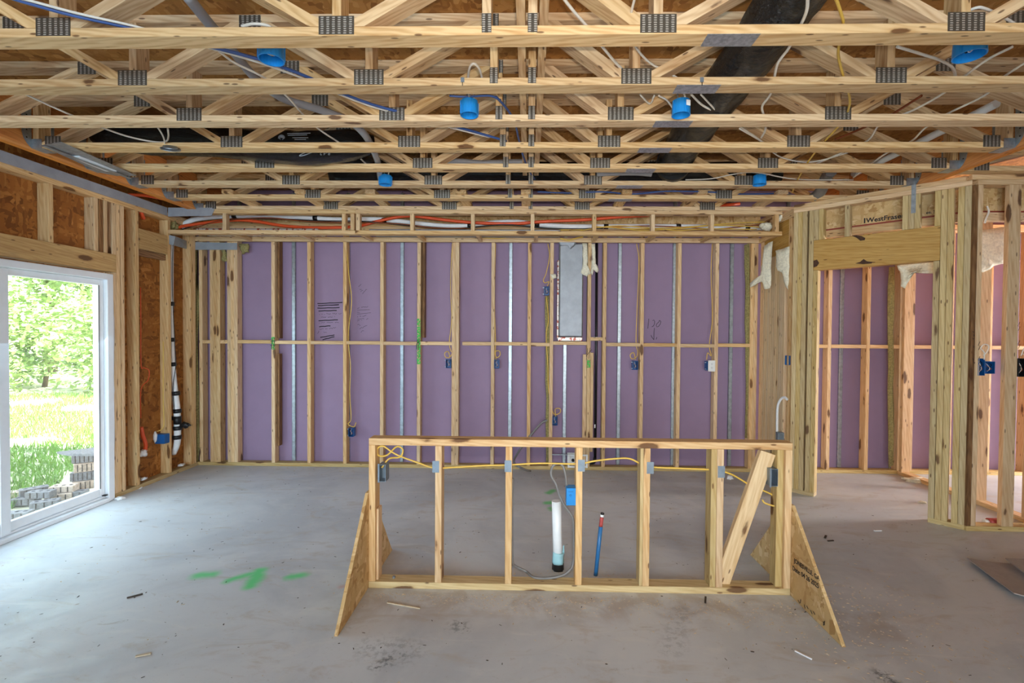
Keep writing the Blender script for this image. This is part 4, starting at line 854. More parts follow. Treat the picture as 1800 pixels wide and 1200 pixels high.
tag(lump('foam_blob', 'foam_white', aX(252, 796, XL - 0.06), (.03, .04, .035), 6, .5), 'white spray foam blob under the orange conduit stub', 'foam')
lbx = device_box((XL - 0.088, 4.822, aX(290, 771, XL).z), 0.070, 0.095, 0.098, 'dark_blue_plastic', 'square blue box low on the left wall beside the white corner pipe', 'left wall box', face=(-1, 0, 0), wires=False)
tag(lump('foam_blob', 'foam_white', (XL - 0.075, 4.775, aX(277, 770, XL).z), (.018, .016, .05), 8, .4), 'white spray foam around the blue box on the left wall', 'foam')
cab('yellow_cable', 'yellow_cable', [aX(287, 600, XL + 0.004), aX(287, 700, XL + 0.004), aX(288, 745, XL + 0.004), aX(283, 755, XL - 0.02), aX(276, 758, XL - 0.04)], 0.004, 'yellow cable down the stud to the left wall box')
for k, (x, y, lab) in enumerate(((252, 841, 'white foam crumb on the sill plate below the conduit stub'), (318, 817, 'white foam crumb in the left corner'), (243, 858, 'white foam crumb at the foot of the left wall stud'))):
    tag(lump('foam_crumb', 'foam_white', aX(x, y, XL - 0.02), (.03, .035, .012), k, .6), lab, 'foam', 'foam crumbs by the left wall')

# ================================================================== SOFFIT CONTENTS
YP = 5.10
S = lambda x, y, Y=YP: aY(x, y, Y)
rl = empty('refrigerant_line', S(400, 380)); tag(rl, 'white insulated line with black tape bands lying inside the soffit', 'pipe')
lp = [S(319, 399), S(330, 390), S(350, 384), S(395, 380), S(450, 379), S(520, 381), S(600, 386), S(660, 385), S(720, 391), S(780, 397), S(830, 396), S(870, 391), S(910, 390), S(940, 394), S(1000, 398), S(1080, 398), S(1200, 398), S(1340, 401)]
tube('pipe_insulation', 'foam_white', lp, 0.025, rl, 12, 5)
for x, y in ((413, 379.5), (555, 383), (676, 386.5), (826, 396), (944, 394.5), (1065, 398), (1192, 397.5), (1313, 400)): tube('tape_band', 'black_plastic', [S(x - 4, y), S(x + 4, y + .2)], 0.0275, rl, 12, 1)
oc = tube('orange_conduit', 'orange_pipe', [S(312, 400, 5.0), S(330, 396, 5.0), S(405, 387, 5.03), S(450, 389, 5.03), S(500, 397, 5.03), S(560, 400, 5.03), S(625, 398, 5.03), S(655, 391, 5.03), S(700, 381, 5.03), S(730, 380, 5.03), S(770, 385, 5.03), S(830, 391, 5.03), S(900, 393, 5.03), S(960, 389, 5.03), S(1030, 386, 5.03), S(1090, 381, 5.03), S(1150, 377, 5.05), S(1230, 365, 5.1), S(1300, 358, 5.15)], 0.0165, None, 10, 5); tag(oc, 'orange conduit snaking the length of the soffit', 'conduit')
oc2 = tube('orange_conduit', 'orange_pipe', [(XL - 0.06, 4.45, 2.76), (XL + 0.02, 4.6, 2.79), (XL + 0.09, 4.85, 2.80), (XL + 0.15, 5.1, 2.79)], 0.016, None, 8); tag(oc2, 'orange conduit tangle in the dark corner behind the grey wrap', 'conduit')
oc3 = tube('orange_conduit', 'orange_pipe', [aX(246, 368, XL - 0.03), aX(249, 376, XL - 0.03), aX(252, 384, XL - 0.05)], 0.018, None, 8); tag(oc3, 'short orange conduit piece above the left wall studs', 'conduit')
gd = box('flat_duct', 'foil', S(650, 400, 5.0).x, S(985, 400, 5.0).x, 4.97, 5.24, ZS + 0.041, ZS + 0.075, None, 0.006); tag(gd, 'flat shiny sheet metal duct lying in the soffit bottom', 'duct')
wd2 = box('wrapped_duct', 'wrap', S(345, 400, 5.0).x, S(560, 400, 5.0).x, 4.99, 5.22, ZS + 0.041, ZS + 0.085, None, 0.01); tag(wd2, 'duct wrapped in red printed foil inside the left of the soffit', 'duct')
for k, (m, pts, lab) in enumerate((('copper_wire', [(340, 402), (380, 389), (430, 384), (480, 383), (540, 389), (620, 391), (700, 393), (760, 400), (820, 401)], 'dark copper line along the left soffit'),
        ('black_plastic', [(320, 403), (360, 392), (410, 386), (470, 384), (560, 388), (640, 389), (720, 396), (800, 401), (860, 396), (900, 395), (960, 401), (1020, 402), (1060, 401)], 'thin black wire lying before the white soffit line'),
        ('yellow_cable', [(980, 404), (1030, 403), (1060, 399), (1120, 402), (1180, 400), (1230, 397), (1290, 392), (1345, 390)], 'upper yellow cable in the right of the soffit'),
        ('yellow_cable', [(1045, 398), (1090, 401), (1130, 405), (1200, 401), (1260, 396), (1340, 399)], 'lower yellow cable in the right of the soffit'),
        ('yellow_cable', [(1020, 405), (1080, 397), (1140, 400), (1190, 405), (1240, 402), (1330, 403)], 'sagging yellow cable crossing the right soffit'),
        ('copper_wire', [(1000, 404), (1060, 400), (1130, 397), (1200, 399), (1260, 402), (1345, 394)], 'orange-brown cable crossing the right soffit'))):
    cab('soffit_cable', m, [S(x, y, 5.0 + 0.012 * (k % 3)) for x, y in pts], 0.0055, lab, 'cables inside the soffit')
cab('yellow_cable', 'yellow_cable', [aY(850, 418, 5.24), aY(880, 419, 5.24), aY(895, 416, 5.24)], 0.004, 'short yellow cable end on the soffit ledger')
cab('yellow_cable', 'yellow_cable', [aY(985, 419, 5.23), aY(1000, 422, 5.22), aY(1015, 418, 5.22), aY(1025, 416, 5.23)], 0.008, 'yellow cable bundle above the shiny wall duct')
tag(lump('insulation_tuft', 'wool_cream', S(1375, 383, 4.9), (.06, .04, .03), 5, .5), 'cream insulation tuft at the right end of the soffit', 'insulation')
tag(lump('insulation_tuft', 'wool_cream', S(1347, 398, 4.98), (.05, .04, .04), 7, .5), 'cream insulation tuft inside the right corner of the soffit', 'insulation')
tag(lump('insulation_tuft', 'wool_green', S(304, 396, 4.97), (.05, .04, .05), 9, .5), 'grey wool tuft in the left end of the soffit', 'insulation')

# ================================================================== DUCTS AND CABLES IN THE CEILING
def duct(name, pts, r, label, flat=0.85, rings=True, **kw):
    o = empty(name, pts[0]); tag(o, label, 'duct', 'black flexible ducts in the ceiling')
    tube('duct_sleeve', 'bag', pts, r, o, 22, 10, flat, wob=0.10, **kw); return o
dz = ZT + 0.165
dr = duct('flexible_duct', [(1.05, 1.2, dz + .02), (1.06, 1.9, dz), (1.09, 2.4, dz), (1.09, 2.9, dz - .005), (1.12, 3.5, dz), (1.17, 4.0, dz)], 0.135, 'thick glossy black duct running away from the viewer at right')
tube('duct_collar', 'black_plastic', [(1.165, 3.97, dz), (1.18, 4.06, dz), (1.18, 4.08, dz)], 0.14, dr, 22, 2)
dl = duct('flexible_duct', [(-3.15, 3.50, dz + .02), (-2.8, 3.515, dz), (-2.3, 3.52, dz - .02), (-1.85, 3.52, dz - .05), (-1.6, 3.52, dz - .062), (-1.3, 3.54, dz - .03), (-1.15, 3.58, dz - .01)], 0.135, 'sagging black insulated duct crossing the ceiling at left', radii=[.10, .12, .115, .13, .135, .12, .07])
db_ = duct('flexible_duct', [(-1.75, 4.295, dz), (-0.5, 4.30, dz), (0.6, 4.30, dz), (1.4, 4.30, dz), (2.15, 4.29, dz)], 0.125, 'long black duct running crosswise near the back of the ceiling')
dm = duct('flexible_duct', [(-1.55, 3.86, dz), (-1.45, 3.92, dz), (-1.40, 3.98, dz), (-1.38, 4.03, dz)], 0.09, 'short black duct piece behind the sagging left duct')
# printing on the sagging duct
def dp(px, py): return aY(px, py, 3.372)
nY = (0, -1, 0)
for txt, x, y, sz in (('R-4.2', 566, 274, 0.030),):
    pass
ell = [[dp(540 + 13 * math.cos(a) - 4 * math.sin(a), 269 + 3.5 * math.sin(a) - 4 * math.cos(a)) for a in [k * .35 for k in range(19)]]]
strokes('printed_oval', 'print_white', ell, 0.006, dl, nY)
lettering('printed_rating', 'print_white', 'R-4.2', 0.035, dp(581, 267), (-1, 0, 0), (0, -0.2, -1), dl)
strokes('printed_label', 'print_white', [[dp(505, 235), dp(546, 234)], [dp(506, 238), dp(540, 237)], [dp(514, 242), dp(542, 242)], [dp(518, 245), dp(538, 245)]], 0.005, dl, nY)
strokes('printed_emblem', 'print_white', [[dp(495, 246), dp(495 + 6 * math.cos(a), 242 - 5.5 * math.sin(a))] for a in [k * math.pi / 8 for k in range(9)]], 0.0055, dl, nY)
# foil flexible duct at right
ff = tube('foil_flex_duct', 'foil', [aZ(1462, 300, ZT + .12), aZ(1450, 315, ZT + .11), aZ(1443, 335, ZT + .06), aZ(1432, 345, ZT + .04)], 0.045, None, 14, 6, wob=.25); tag(ff, 'crinkled foil duct stub near the right beam', 'duct')
gf = tube('grey_flex_duct', 'grey_conduit', [(0.55, 4.02, ZT + .10), (0.85, 4.03, ZT + .11), (1.0, 4.03, ZT + .10)], 0.035, None, 12, 6); tag(gf, 'short grey flexible tube left of the black duct end', 'duct')
# grey conduit
gcn = tube('grey_conduit', 'grey_conduit', [aZ(x, y, z) for x, y, z in ((325, -12, 2.86), (365, 38, 2.86), (400, 78, 2.86), (440, 128, 2.86), (470, 155, 2.86), (505, 176, 2.86), (560, 192, 2.86), (612, 212, 2.84), (640, 235, 2.80), (655, 262, 2.797), (664, 285, 2.797), (668, 310, 2.797), (669, 318, 2.797))], 0.023, None, 10, 6); tag(gcn, 'grey plastic conduit winding through the trusses at left', 'conduit')
gcn2 = tube('grey_conduit', 'grey_conduit', [aZ(x, y, 2.85) for x, y in ((770, 290), (800, 283), (850, 286), (900, 284), (940, 285))], 0.02, None, 10, 6); tag(gcn2, 'grey conduit lying crosswise behind the fifth truss', 'conduit')
wp2 = tube('white_pipe', 'pvc_white', [aZ(x, y, 2.93) for x, y in ((1752, 182), (1640, 238), (1560, 278), (1500, 306))], 0.025, None, 12, 4); tag(wp2, 'white plastic pipe slanting through the trusses at right', 'pipe')
GZ = 2.79
def cc(m, pts, r, lab, z=GZ, flat=1.0): return cab({'white_cable': 'white_cable', 'blue_cable': 'blue_cable', 'yellow_cable': 'yellow_cable', 'grey_cable': 'grey_cable', 'copper_wire': 'red_cable'}[m], m, [aZ(x, y, z) for x, y in pts], r, lab, 'cables in the ceiling', flat)
cc('blue_cable', [(5, -8), (60, 8), (130, 27), (235, 50), (330, 72), (430, 97), (480, 112), (545, 137), (600, 163), (660, 185), (735, 205), (800, 222), (850, 236), (890, 248)], 0.008, 'thick blue cable sweeping across the left of the ceiling')
cc('white_cable', [(15, -8), (60, 3), (135, 23), (240, 47), (330, 73), (430, 102), (480, 118), (540, 141), (600, 167), (660, 189), (735, 208), (800, 226), (860, 241)], 0.0055, 'white cable lying along the blue cable at left')
cc('white_cable', [(10, 150), (50, 168), (125, 202), (190, 228), (230, 241), (270, 249), (291, 249), (296, 240), (295, 226)], 0.0055, 'white cable reaching the round metal light can', 2.78)
cc('white_cable', [(270, 215), (280, 228), (288, 243), (291, 260)], 0.005, 'short white cable dropping into the round metal light can', 2.76)
cc('white_cable', [(380, 86), (412, 110), (465, 137), (505, 170), (535, 204), (562, 228), (595, 250), (625, 271), (645, 290)], 0.0055, 'white cable crossing under the grey conduit at left', 2.80)
cc('white_cable', [(425, 46), (445, 42), (468, 44), (480, 50)], 0.006, 'white cable loop above the first truss chord at left', 2.84)
cc('white_cable', [(825, 172), (823, 140), (826, 118), (834, 112), (843, 122), (848, 140)], 0.006, 'white cable arched above the left middle blue box', 2.81)
cc('white_cable', [(985, -10), (1010, 22), (1033, 48), (1062, 86), (1090, 118), (1115, 134), (1155, 137)], 0.0065, 'white cable coming down to the right middle blue box, left strand', 2.82)
cc('white_cable', [(1117, -8), (1110, 20), (1106, 45), (1120, 86), (1145, 112), (1175, 128), (1195, 140)], 0.0055, 'white cable coming down to the right middle blue box, right strand', 2.82)
cc('white_cable', [(1125, 166), (1142, 182), (1150, 168)], 0.005, 'white cable twist left of the right middle blue box', 2.80)
cc('white_cable', [(1158, 168), (1172, 176), (1184, 192)], 0.005, 'white cable curving into the right middle blue box', 2.78)
cc('white_cable', [(1215, 166), (1235, 185), (1265, 200), (1300, 222), (1335, 246), (1365, 268)], 0.006, 'white cable passing the black duct from the right middle box', 2.79)
cc('white_cable', [(1232, 166), (1245, 180), (1262, 198)], 0.005, 'second white cable joining beside the black duct', 2.785)
cc('white_cable', [(1420, -6), (1418, 18), (1408, 43), (1387, 84), (1368, 110), (1361, 136), (1354, 166), (1340, 186), (1342, 202), (1346, 226), (1338, 242)], 0.0065, 'flat white cable hanging right of the black duct', 2.78)
cc('yellow_cable', [(1468, -6), (1478, 22), (1482, 44), (1474, 86), (1475, 105), (1483, 136), (1493, 168), (1492, 190), (1480, 215), (1448, 250), (1420, 285), (1400, 320), (1393, 338)], 0.0062, 'yellow cable running down the right of the ceiling', 2.78)
cc('white_cable', [(1690, 25), (1715, 14), (1730, 15), (1760, 28), (1785, 43)], 0.006, 'white cable arc beside the upper right gang plate', 2.85)
cc('white_cable', [(1577, 82), (1620, 95), (1655, 107), (1675, 120), (1680, 137)], 0.0065, 'pale cable curving behind the upper right blue box', 2.82)
cc('white_cable', [(1780, 82), (1735, 105), (1690, 138), (1655, 166), (1600, 196), (1550, 215), (1525, 247), (1480, 268), (1430, 290)], 0.006, 'long white cable slanting across the right of the ceiling', 2.79)
cc('white_cable', [(1805, 108), (1762, 137), (1730, 168), (1665, 200), (1625, 226), (1602, 248), (1560, 268), (1535, 285), (1500, 312)], 0.006, 'second long white cable slanting near the right beam', 2.79)
cc('white_cable', [(1300, 226), (1340, 250), (1370, 275), (1415, 285), (1450, 280), (1490, 268)], 0.005, 'drooping white cable between the fourth and sixth trusses at right', 2.79)
cc('white_cable', [(1205, 316), (1250, 314), (1290, 306), (1330, 303), (1400, 315), (1500, 316)], 0.005, 'thin white cable along the sixth truss at right', 2.79)
cc('copper_wire', [(1620, 168), (1560, 205), (1500, 232), (1468, 245)], 0.007, 'dark red cable sloping across the right of the ceiling', 2.84)
cc('blue_cable', [(945, 337), (1000, 339), (1060, 337), (1110, 341), (1170, 336), (1240, 337), (1300, 341), (1360, 340)], 0.007, 'blue cable crossing behind the seventh truss', 2.79)
cc('blue_cable', [(872, 170), (890, 190), (905, 215), (912, 245), (920, 275), (930, 300), (940, 315)], 0.007, 'blue cable dropping through the truss centre bay', 2.82)
cc('blue_cable', [(790, 168), (820, 170), (860, 168), (880, 176)], 0.006, 'blue cable above the left middle blue box', 2.81)
for px, lab in ((813, 'small dark metal clip on the second truss left of centre'), (1234, 'small dark metal clip on the second truss beside the black duct')):
    p = aY(px, 140, TY[1] - 0.047); cl_ = empty('metal_clip', p); tag(cl_, lab, 'clip', 'metal clips on the second truss')
    box('clip_plate', 'nail_plate_steel', p.x - 0.009, p.x + 0.009, p.y, p.y + 0.0015, p.z - 0.012, p.z + 0.012, cl_, 0); bar('clip_pin', 'black_iron', p + Vector((0, -0.001, -0.012)), p + Vector((0, -0.002, -0.03)), 0.003, 0.003, (0, 1, 0), cl_, 0)
# round ceiling boxes
GR = 'round blue ceiling boxes'
def round_box(px, py, z, label, r=0.052, h=0.075, mat='blue_plastic', sticker=False, cables=True):
    c = aZ(px, py, z); o = empty('ceiling_box', c); tag(o, label, 'ceiling box', GR); n = 24
    V = []; Fc = []
    for k, (rr, zz) in enumerate(((r, 0), (r * .93, h), (0.001, h), (0.001, h - .004), (r * .93 - .004, h - .004), (r - .0045, 0))):
        for j in range(n): a = 2 * math.pi * j / n; V.append(c + Vector((math.cos(a) * rr, math.sin(a) * rr, zz)))
    for k in range(6):
        for j in range(n): a = k * n + j; b = k * n + (j + 1) % n; k2 = (k + 1) % 6; Fc.append((a, b, k2 * n + (j + 1) % n, k2 * n + j))
    q = mobj('box_shell', V, Fc, mat, o)
    for j in range(0, n, 6):
        a = 2 * math.pi * (j + 1.5) / n; board('rib', mat, c + Vector((math.cos(a) * (r * .965 + .002), math.sin(a) * (r * .965 + .002), h * .5)), h * .9, .006, .005, (0, 0, 1), (math.cos(a), math.sin(a), 0), o, 0)
    tube('wire_end', 'white_cable', [c + Vector((-.015, 0, h - .006)), c + Vector((-.02, -.01, h * .4)), c + Vector((.01, .01, h * .35)), c + Vector((.02, -.01, h * .6))], .003, o, 5, 4)
    tube('wire_end', 'black_plastic', [c + Vector((.015, 0, h - .006)), c + Vector((0, .015, h * .35)), c + Vector((-.015, .01, h * .5))], .0025, o, 5, 4)
    if cables:
        for dx, m in ((-.012, 'grey_cable'), (.018, 'white_cable')): tube('cable_tail', m, [c + Vector((dx, .01, h + .001)), c + Vector((dx * 1.3, .015, h + .04)), c + Vector((dx * .5, .05, h + .09))], .005, o, 6, 4)
    if sticker: board('sticker', 'white_plastic', c + Vector((.024, -r * .90 - .004, h * .62)), .026, .001, .03, (1, .35, 0), (0, 0, 1), o, 0)
    return o
def cz(px, py, Y): return aY(px, py, Y).z
round_box(477, 106, cz(477, 106, 2.22), 'round blue ceiling box hanging under the first truss at left', 0.056, 0.08)
round_box(825, 203, cz(825, 203, 2.70), 'round blue ceiling box left of centre in front of the third truss', 0.050, 0.078)
round_box(1197, 203, cz(1197, 203, 2.70), 'round blue ceiling box with white sticker beside the black duct', 0.050, 0.078, sticker=True)
round_box(1704, 99, cz(1704, 99, 2.23), 'round blue ceiling box hanging tilted under the first truss at far right', 0.062, 0.07)
round_box(677.5, 325, cz(677.5, 325, 3.99), 'small round blue box in front of the sixth truss at left', 0.052, 0.075)
round_box(1335, 325, cz(1335, 325, 3.99), 'small round blue box in front of the sixth truss at right', 0.052, 0.075)
# round metal light can under the fourth truss
lc = empty('light_can', aY(300, 263, 3.18)); tag(lc, 'round grey metal light fixture plate dangling under the fourth truss', 'light fixture')
c = aY(300, 263, 3.2); ax = Vector((0.25, -0.5, 1)).normalized()
tube('can_rim', 'galvanized', [c, c + ax * 0.006], 0.058, lc, 24, 1); tube('can_body', 'galvanized', [c + ax * 0.0065, c + ax * 0.02], 0.042, lc, 24, 1); tube('lens', 'foil', [c - ax * 0.003, c - ax * 0.0003], 0.036, lc, 20, 1)
# register boot along the left beam
rb = empty('register_boot', aZ(160, 285, ZT - 0.01)); tag(rb, 'galvanized vent boot with pale opening under the trusses by the left beam', 'vent')
zr = ZT - 0.012
prism('flange', 'galvanized', [aZ(x, y, zr) for x, y in ((72, 256), (108, 250), (240, 309), (205, 309), (178, 304))], (0, 0, 0.004), rb)
prism('opening_panel', 'white_vinyl', [aZ(x, y, zr - 0.001) for x, y in ((122, 274), (140, 274), (205, 300), (186, 300))], (0, 0, -0.006), rb)
prism('hanger_bar', 'galvanized', [aZ(x, y, zr - 0.008) for x, y in ((72, 256), (76, 255), (232, 313), (228, 314))], (0, 0, -0.004), rb)
# right-hand wall boxes
device_box(aY(1726, 645, 3.76), 0.05, 0.13, 0.05, 'dark_blue_plastic', 'tall blue bracket box on the corner stud beside the pantry', 'boxes on the right walls', name='switch_box')
device_box(aY(1741, 646, 3.80), 0.075, 0.095, 0.06, 'dark_blue_plastic', 'blue box with loose wires between the studs right of the pantry corner', 'boxes on the right walls', name='switch_box')
device_box(aY(1797, 646, 3.76), 0.05, 0.14, 0.06, 'black_plastic', 'black box with coiled wires at the right edge of the picture', 'boxes on the right walls', name='switch_box')
device_box(aP(1383, 633, (2.49, 4.72, 0), (1, 0.2, 0)), 0.05, 0.09, 0.05, 'dark_blue_plastic', 'narrow blue box edge on the short side wall', 'boxes on the right walls', face=(-1, -0.3, 0), wires=False, name='switch_box')
cab('white_cable', 'white_cable', [aY(1728, 625, 3.755), aY(1735, 618, 3.74), aY(1738, 608, 3.74), aY(1730, 605, 3.74), aY(1724, 612, 3.75), aY(1730, 619, 3.75), aY(1730, 632, 3.76)], 0.004, 'coiled white cable above the pantry corner box')
cab('white_cable', 'white_cable', [aY(1795, 625, 3.755), aY(1800, 612, 3.74), aY(1808, 606, 3.74), aY(1808, 622, 3.75), aY(1798, 622, 3.75)], 0.004, 'coiled cable above the black box at the right edge')
cab('white_cable', 'white_cable', [aY(1735, 362, 3.84), aY(1738, 372, 3.84), aY(1733, 384, 3.84), aY(1731, 392, 3.84)], 0.007, 'short white cable by the joist right of the pantry corner')
el = tube('white_conduit', 'pvc_white', [aP(x, y, (2.46, 4.86, 0), (1, 0.2, 0)) for x, y in ((1366, 778), (1366, 745), (1367, 715), (1372, 702), (1379, 698), (1384, 702))], 0.012, None, 10); tag(el, 'white curved conduit rising in front of the built-up post', 'conduit')
jbx = box('junction_box', 'nail_plate_steel', 2.43, 2.49, 4.74, 4.79, aY(1372, 772, 4.74).z - 0.02, aY(1372, 760, 4.74).z, None, 0.004); tag(jbx, 'small grey junction box beside the white curved conduit', 'outlet box')

# ================================================================== THINGS ON THE FLOOR
def sheet(name, mat, corners, thick, label, cat, curl=0.02, nu=8, nv=5, seed=0):
    a, b, c, d = [Vector(q) for q in corners]; V = []; Fc = []
    for i in range(nu + 1):
        for j in range(nv + 1):
            u, v = i / nu, j / nv; p = (a.lerp(b, u)).lerp(d.lerp(c, u), v)
            V.append(p + Vector((0, 0, thick + curl * ((2 * u - 1) ** 2 * 0.6 + abs(mnoise.noise(p * 3 + Vector((seed, 0, 0)))) * 0.3))))
    for i in range(nu):
        for j in range(nv): k = i * (nv + 1) + j; Fc.append((k, k + 1, k + nv + 2, k + nv + 1))
    o = mobj(name, V, Fc, mat, None); m = o.modifiers.new('thickness', 'SOLIDIFY'); m.thickness = thick; m.offset = -1; return tag(o, label, cat)
Z = lambda x, y: aZ(x, y, 0)
sheet('cardboard_sheet', 'cardboard', (Z(1699, 988), Z(1850, 998), Z(1880, 1062), Z(1782, 1052)), 0.006, 'large flattened cardboard sheet on the floor at the right edge', 'cardboard', 0.03)
sheet('cardboard_sheet', 'cardboard', (Z(1766, 996) + Vector((0, 0, .036)), Z(1860, 994) + Vector((0, 0, .036)), Z(1900, 1022) + Vector((0, 0, .036)), Z(1806, 1028) + Vector((0, 0, .036))), 0.006, 'smaller ribbed cardboard sheet lying on the larger one', 'cardboard', 0.02, seed=4)
def chip(px, py, l, w, ang, mat, label, cat='wood scrap', h=0.006, name='wood_splinter'):
    o = board(name, mat, Z(px, py) + Vector((0, 0, h / 2 + .001)), l, w, h, (math.cos(ang), math.sin(ang), 0), (0, 0, 1), None, 0.001); return tag(o, label, cat, 'scraps on the slab')
chip(709, 1065, 0.20, 0.008, -0.25, 'chip_pale', 'thin pale wood splinter left in front of the island wall')
chip(1412, 1152, 0.075, 0.008, -0.9, 'foam_white', 'thin white strip on the floor in front of the right brace')
chip(1451, 944, 0.06, 0.014, 0.9, 'chip_dark', 'dark splinter on the floor right of the island, upper one')
chip(1460, 951, 0.05, 0.012, 0.2, 'chip_dark', 'dark splinter on the floor right of the island, lower one')
chip(1543, 933, 0.06, 0.012, 0.1, 'foam_white', 'white scrap in the shadow before the pantry doorway')
chip(1240, 1055, 0.07, 0.010, 1.2, 'chip_dark', 'dark curled splinter right below the island plate')
chip(237, 1048, 0.07, 0.010, 0.7, 'chip_dark', 'dark splinter on the open floor at left')
chip(252, 1152, 0.06, 0.012, 0.4, 'chip_pale', 'pale curled scrap on the front left floor')
tag(lump('floor_scrap', 'wool_cream', Z(1610, 846) + Vector((0, 0, .015)), (.13, .06, .022), 3, .6), 'cream insulation strip on the pantry floor by the partition', 'insulation')
tag(lump('floor_scrap', 'foam_white', Z(1415, 1037) + Vector((0, 0, .008)), (.02, .02, .01), 2, .5), 'small white crumb right of the printed brace', 'wood scrap', 'scraps on the slab')
tag(lump('floor_scrap', 'wool_cream', Z(1621, 884) + Vector((0, 0, .008)), (.03, .02, .01), 4, .6), 'small pale scrap in the pantry doorway light', 'wood scrap', 'scraps on the slab')
tag(lump('floor_scrap', 'foam_white', Z(211, 877) + Vector((0, 0, .008)), (.04, .03, .012), 5, .6), 'white foam scrap on the floor beside the patio door', 'foam')
tag(lump('floor_scrap', 'foam_white', Z(1283, 841) + Vector((0, 0, .012)), (.03, .03, .02), 6, .6), 'white paper wad on the floor behind the island', 'wood scrap', 'scraps on the slab')
cup = empty('plastic_bottle', Z(1752, 915)); tag(cup, 'red and white plastic bottle on the pantry floor behind the corner', 'bottle')
c = aZ(1750, 918, 0.035); tube('bottle_body', 'red_tape', [c + Vector((-.05, .01, 0)), c + Vector((.05, .0, 0)), c + Vector((.09, .0, 0))], .034, cup, 14, 3, radii=[.03, .034, .03]); tube('bottle_cap', 'white_plastic', [c + Vector((-.08, .012, 0)), c + Vector((-.051, .01, 0))], .02, cup, 12, 1)
# uncountable crumbs and shavings
rnd = random.Random(5); V = {'chip_pale': [], 'chip_dark': []}; Fs = {'chip_pale': [], 'chip_dark': []}
def crumb(x, y, s, m):
    if x + y > 6.95 or (KY - .01 < y < KY + .1 and KX0 - .03 < x < KX1 + .03): return
    a = rnd.uniform(0, 6.28); k = len(V[m]); l = s * rnd.uniform(.6, 2.2); w = s * rnd.uniform(.3, .8); h = s * rnd.uniform(.15, .5)
    for dx, dy in ((-l, -w), (l, -w * .6), (l * .8, w), (-l * .7, w * .8)): V[m].append(Vector((x + dx * math.cos(a) - dy * math.sin(a), y + dx * math.sin(a) + dy * math.cos(a), 0.0008)))
    V[m].append(Vector((x, y, h + .001))); Fs[m] += [(k, k + 1, k + 4), (k + 1, k + 2, k + 4), (k + 2, k + 3, k + 4), (k + 3, k, k + 4), (k, k + 1, k + 2, k + 3)]
for i in range(900):
    x, y = rnd.uniform(-3.4, 3.6), rnd.uniform(1.9, 5.2)
    crumb(x, y, rnd.uniform(.002, .006), 'chip_dark' if rnd.random() < .6 else 'chip_pale')
for i in range(900):
    t = rnd.random(); crumb(-0.85 + 2.3 * t + rnd.gauss(0, .1), 2.74 - abs(rnd.gauss(0, .14)) * (0.3 + t), rnd.uniform(.0015, .0045), 'chip_pale')
for i in range(500): crumb(1.75 + rnd.gauss(0, .28), 2.55 + rnd.gauss(0, .3), rnd.uniform(.002, .006), 'chip_pale')
for i in range(250): crumb(rnd.uniform(-.1, .6), 2.95 + rnd.gauss(0, .06), rnd.uniform(.0015, .004), 'chip_pale')
for i in range(200): crumb(rnd.uniform(-3.6, 2.4), 5.27 - abs(rnd.gauss(0, .09)), rnd.uniform(.002, .008), 'chip_pale')
for m, lab in (('chip_pale', 'pale sawdust and wood shavings scattered over the slab'), ('chip_dark', 'dark dirt crumbs scattered over the slab')):
    tag(mobj('floor_debris', V[m], Fs[m], m, None, center=False), lab, 'debris', kind='stuff')

# ================================================================== OUTSIDE THE PATIO DOOR
gz = -0.16
yd = mobj('yard_ground', [(-3.87, -8, gz), (-3.87, 40, gz), (-60, 60, gz + 0.6), (-60, -8, gz + 0.6)], [(0, 1, 2, 3)], 'yard_soil'); tag(yd, 'sunlit dirt and grass yard beyond the patio door', 'ground', kind='structure')
V = []; Fc = []; rnd = random.Random(9)
for i in range(15000):
    Y = rnd.uniform(4.2, 11.5); X = -Y * rnd.uniform(0.78, 1.2)
    if X > -4.5: continue
    dens = mnoise.noise(Vector((X * .55, Y * .55, 0)))
    if dens < -0.12: continue
    g = gz + 0.6 * (-X - 3.87) / 56; h = rnd.uniform(.05, .15); a = rnd.uniform(0, 6.28); w = .008; k = len(V); bx, by = rnd.gauss(0, .04), rnd.gauss(0, .04)
    V += [(X - w * math.cos(a), Y - w * math.sin(a), g), (X + w * math.cos(a), Y + w * math.sin(a), g), (X + bx, Y + by, g + h)]; Fc.append((k, k + 1, k + 2))
tag(mobj('grass', V, Fc, 'grass_blade', None, center=False), 'patchy green grass growing in the yard', 'grass', kind='stuff')
bm_ = None
def brick(px, py, rot, mat, label, lift=0.0, z=gz + 0.02, end=False):
    c = aZ(px, py, z + 0.035 + lift)
    o = empty('brick', c); tag(o, label, 'brick', 'loose bricks outside the door')
    ca, sa = math.cos(rot), math.sin(rot); ax = Vector((ca, sa, 0)); sx = Vector((-sa, ca, 0))
    board('brick_body', mat, c, 0.20, 0.095, 0.062, ax, (0, 0, 1), o, 0.004)
    for k in (-1, 0, 1): tube('core_hole', 'ink', [c + ax * (0.06 * k) + Vector((0, 0, .0312)), c + ax * (0.06 * k) + Vector((0, 0, .0318))], .015, o, 10, 1)
    for s_ in (-1, 1):
        for k in (-1, 0, 1): board('side_groove', 'chip_dark', c + ax * (0.055 * k) + sx * (s_ * 0.0478), .010, .001, .05, ax, (0, 0, 1), o, 0)
    return o
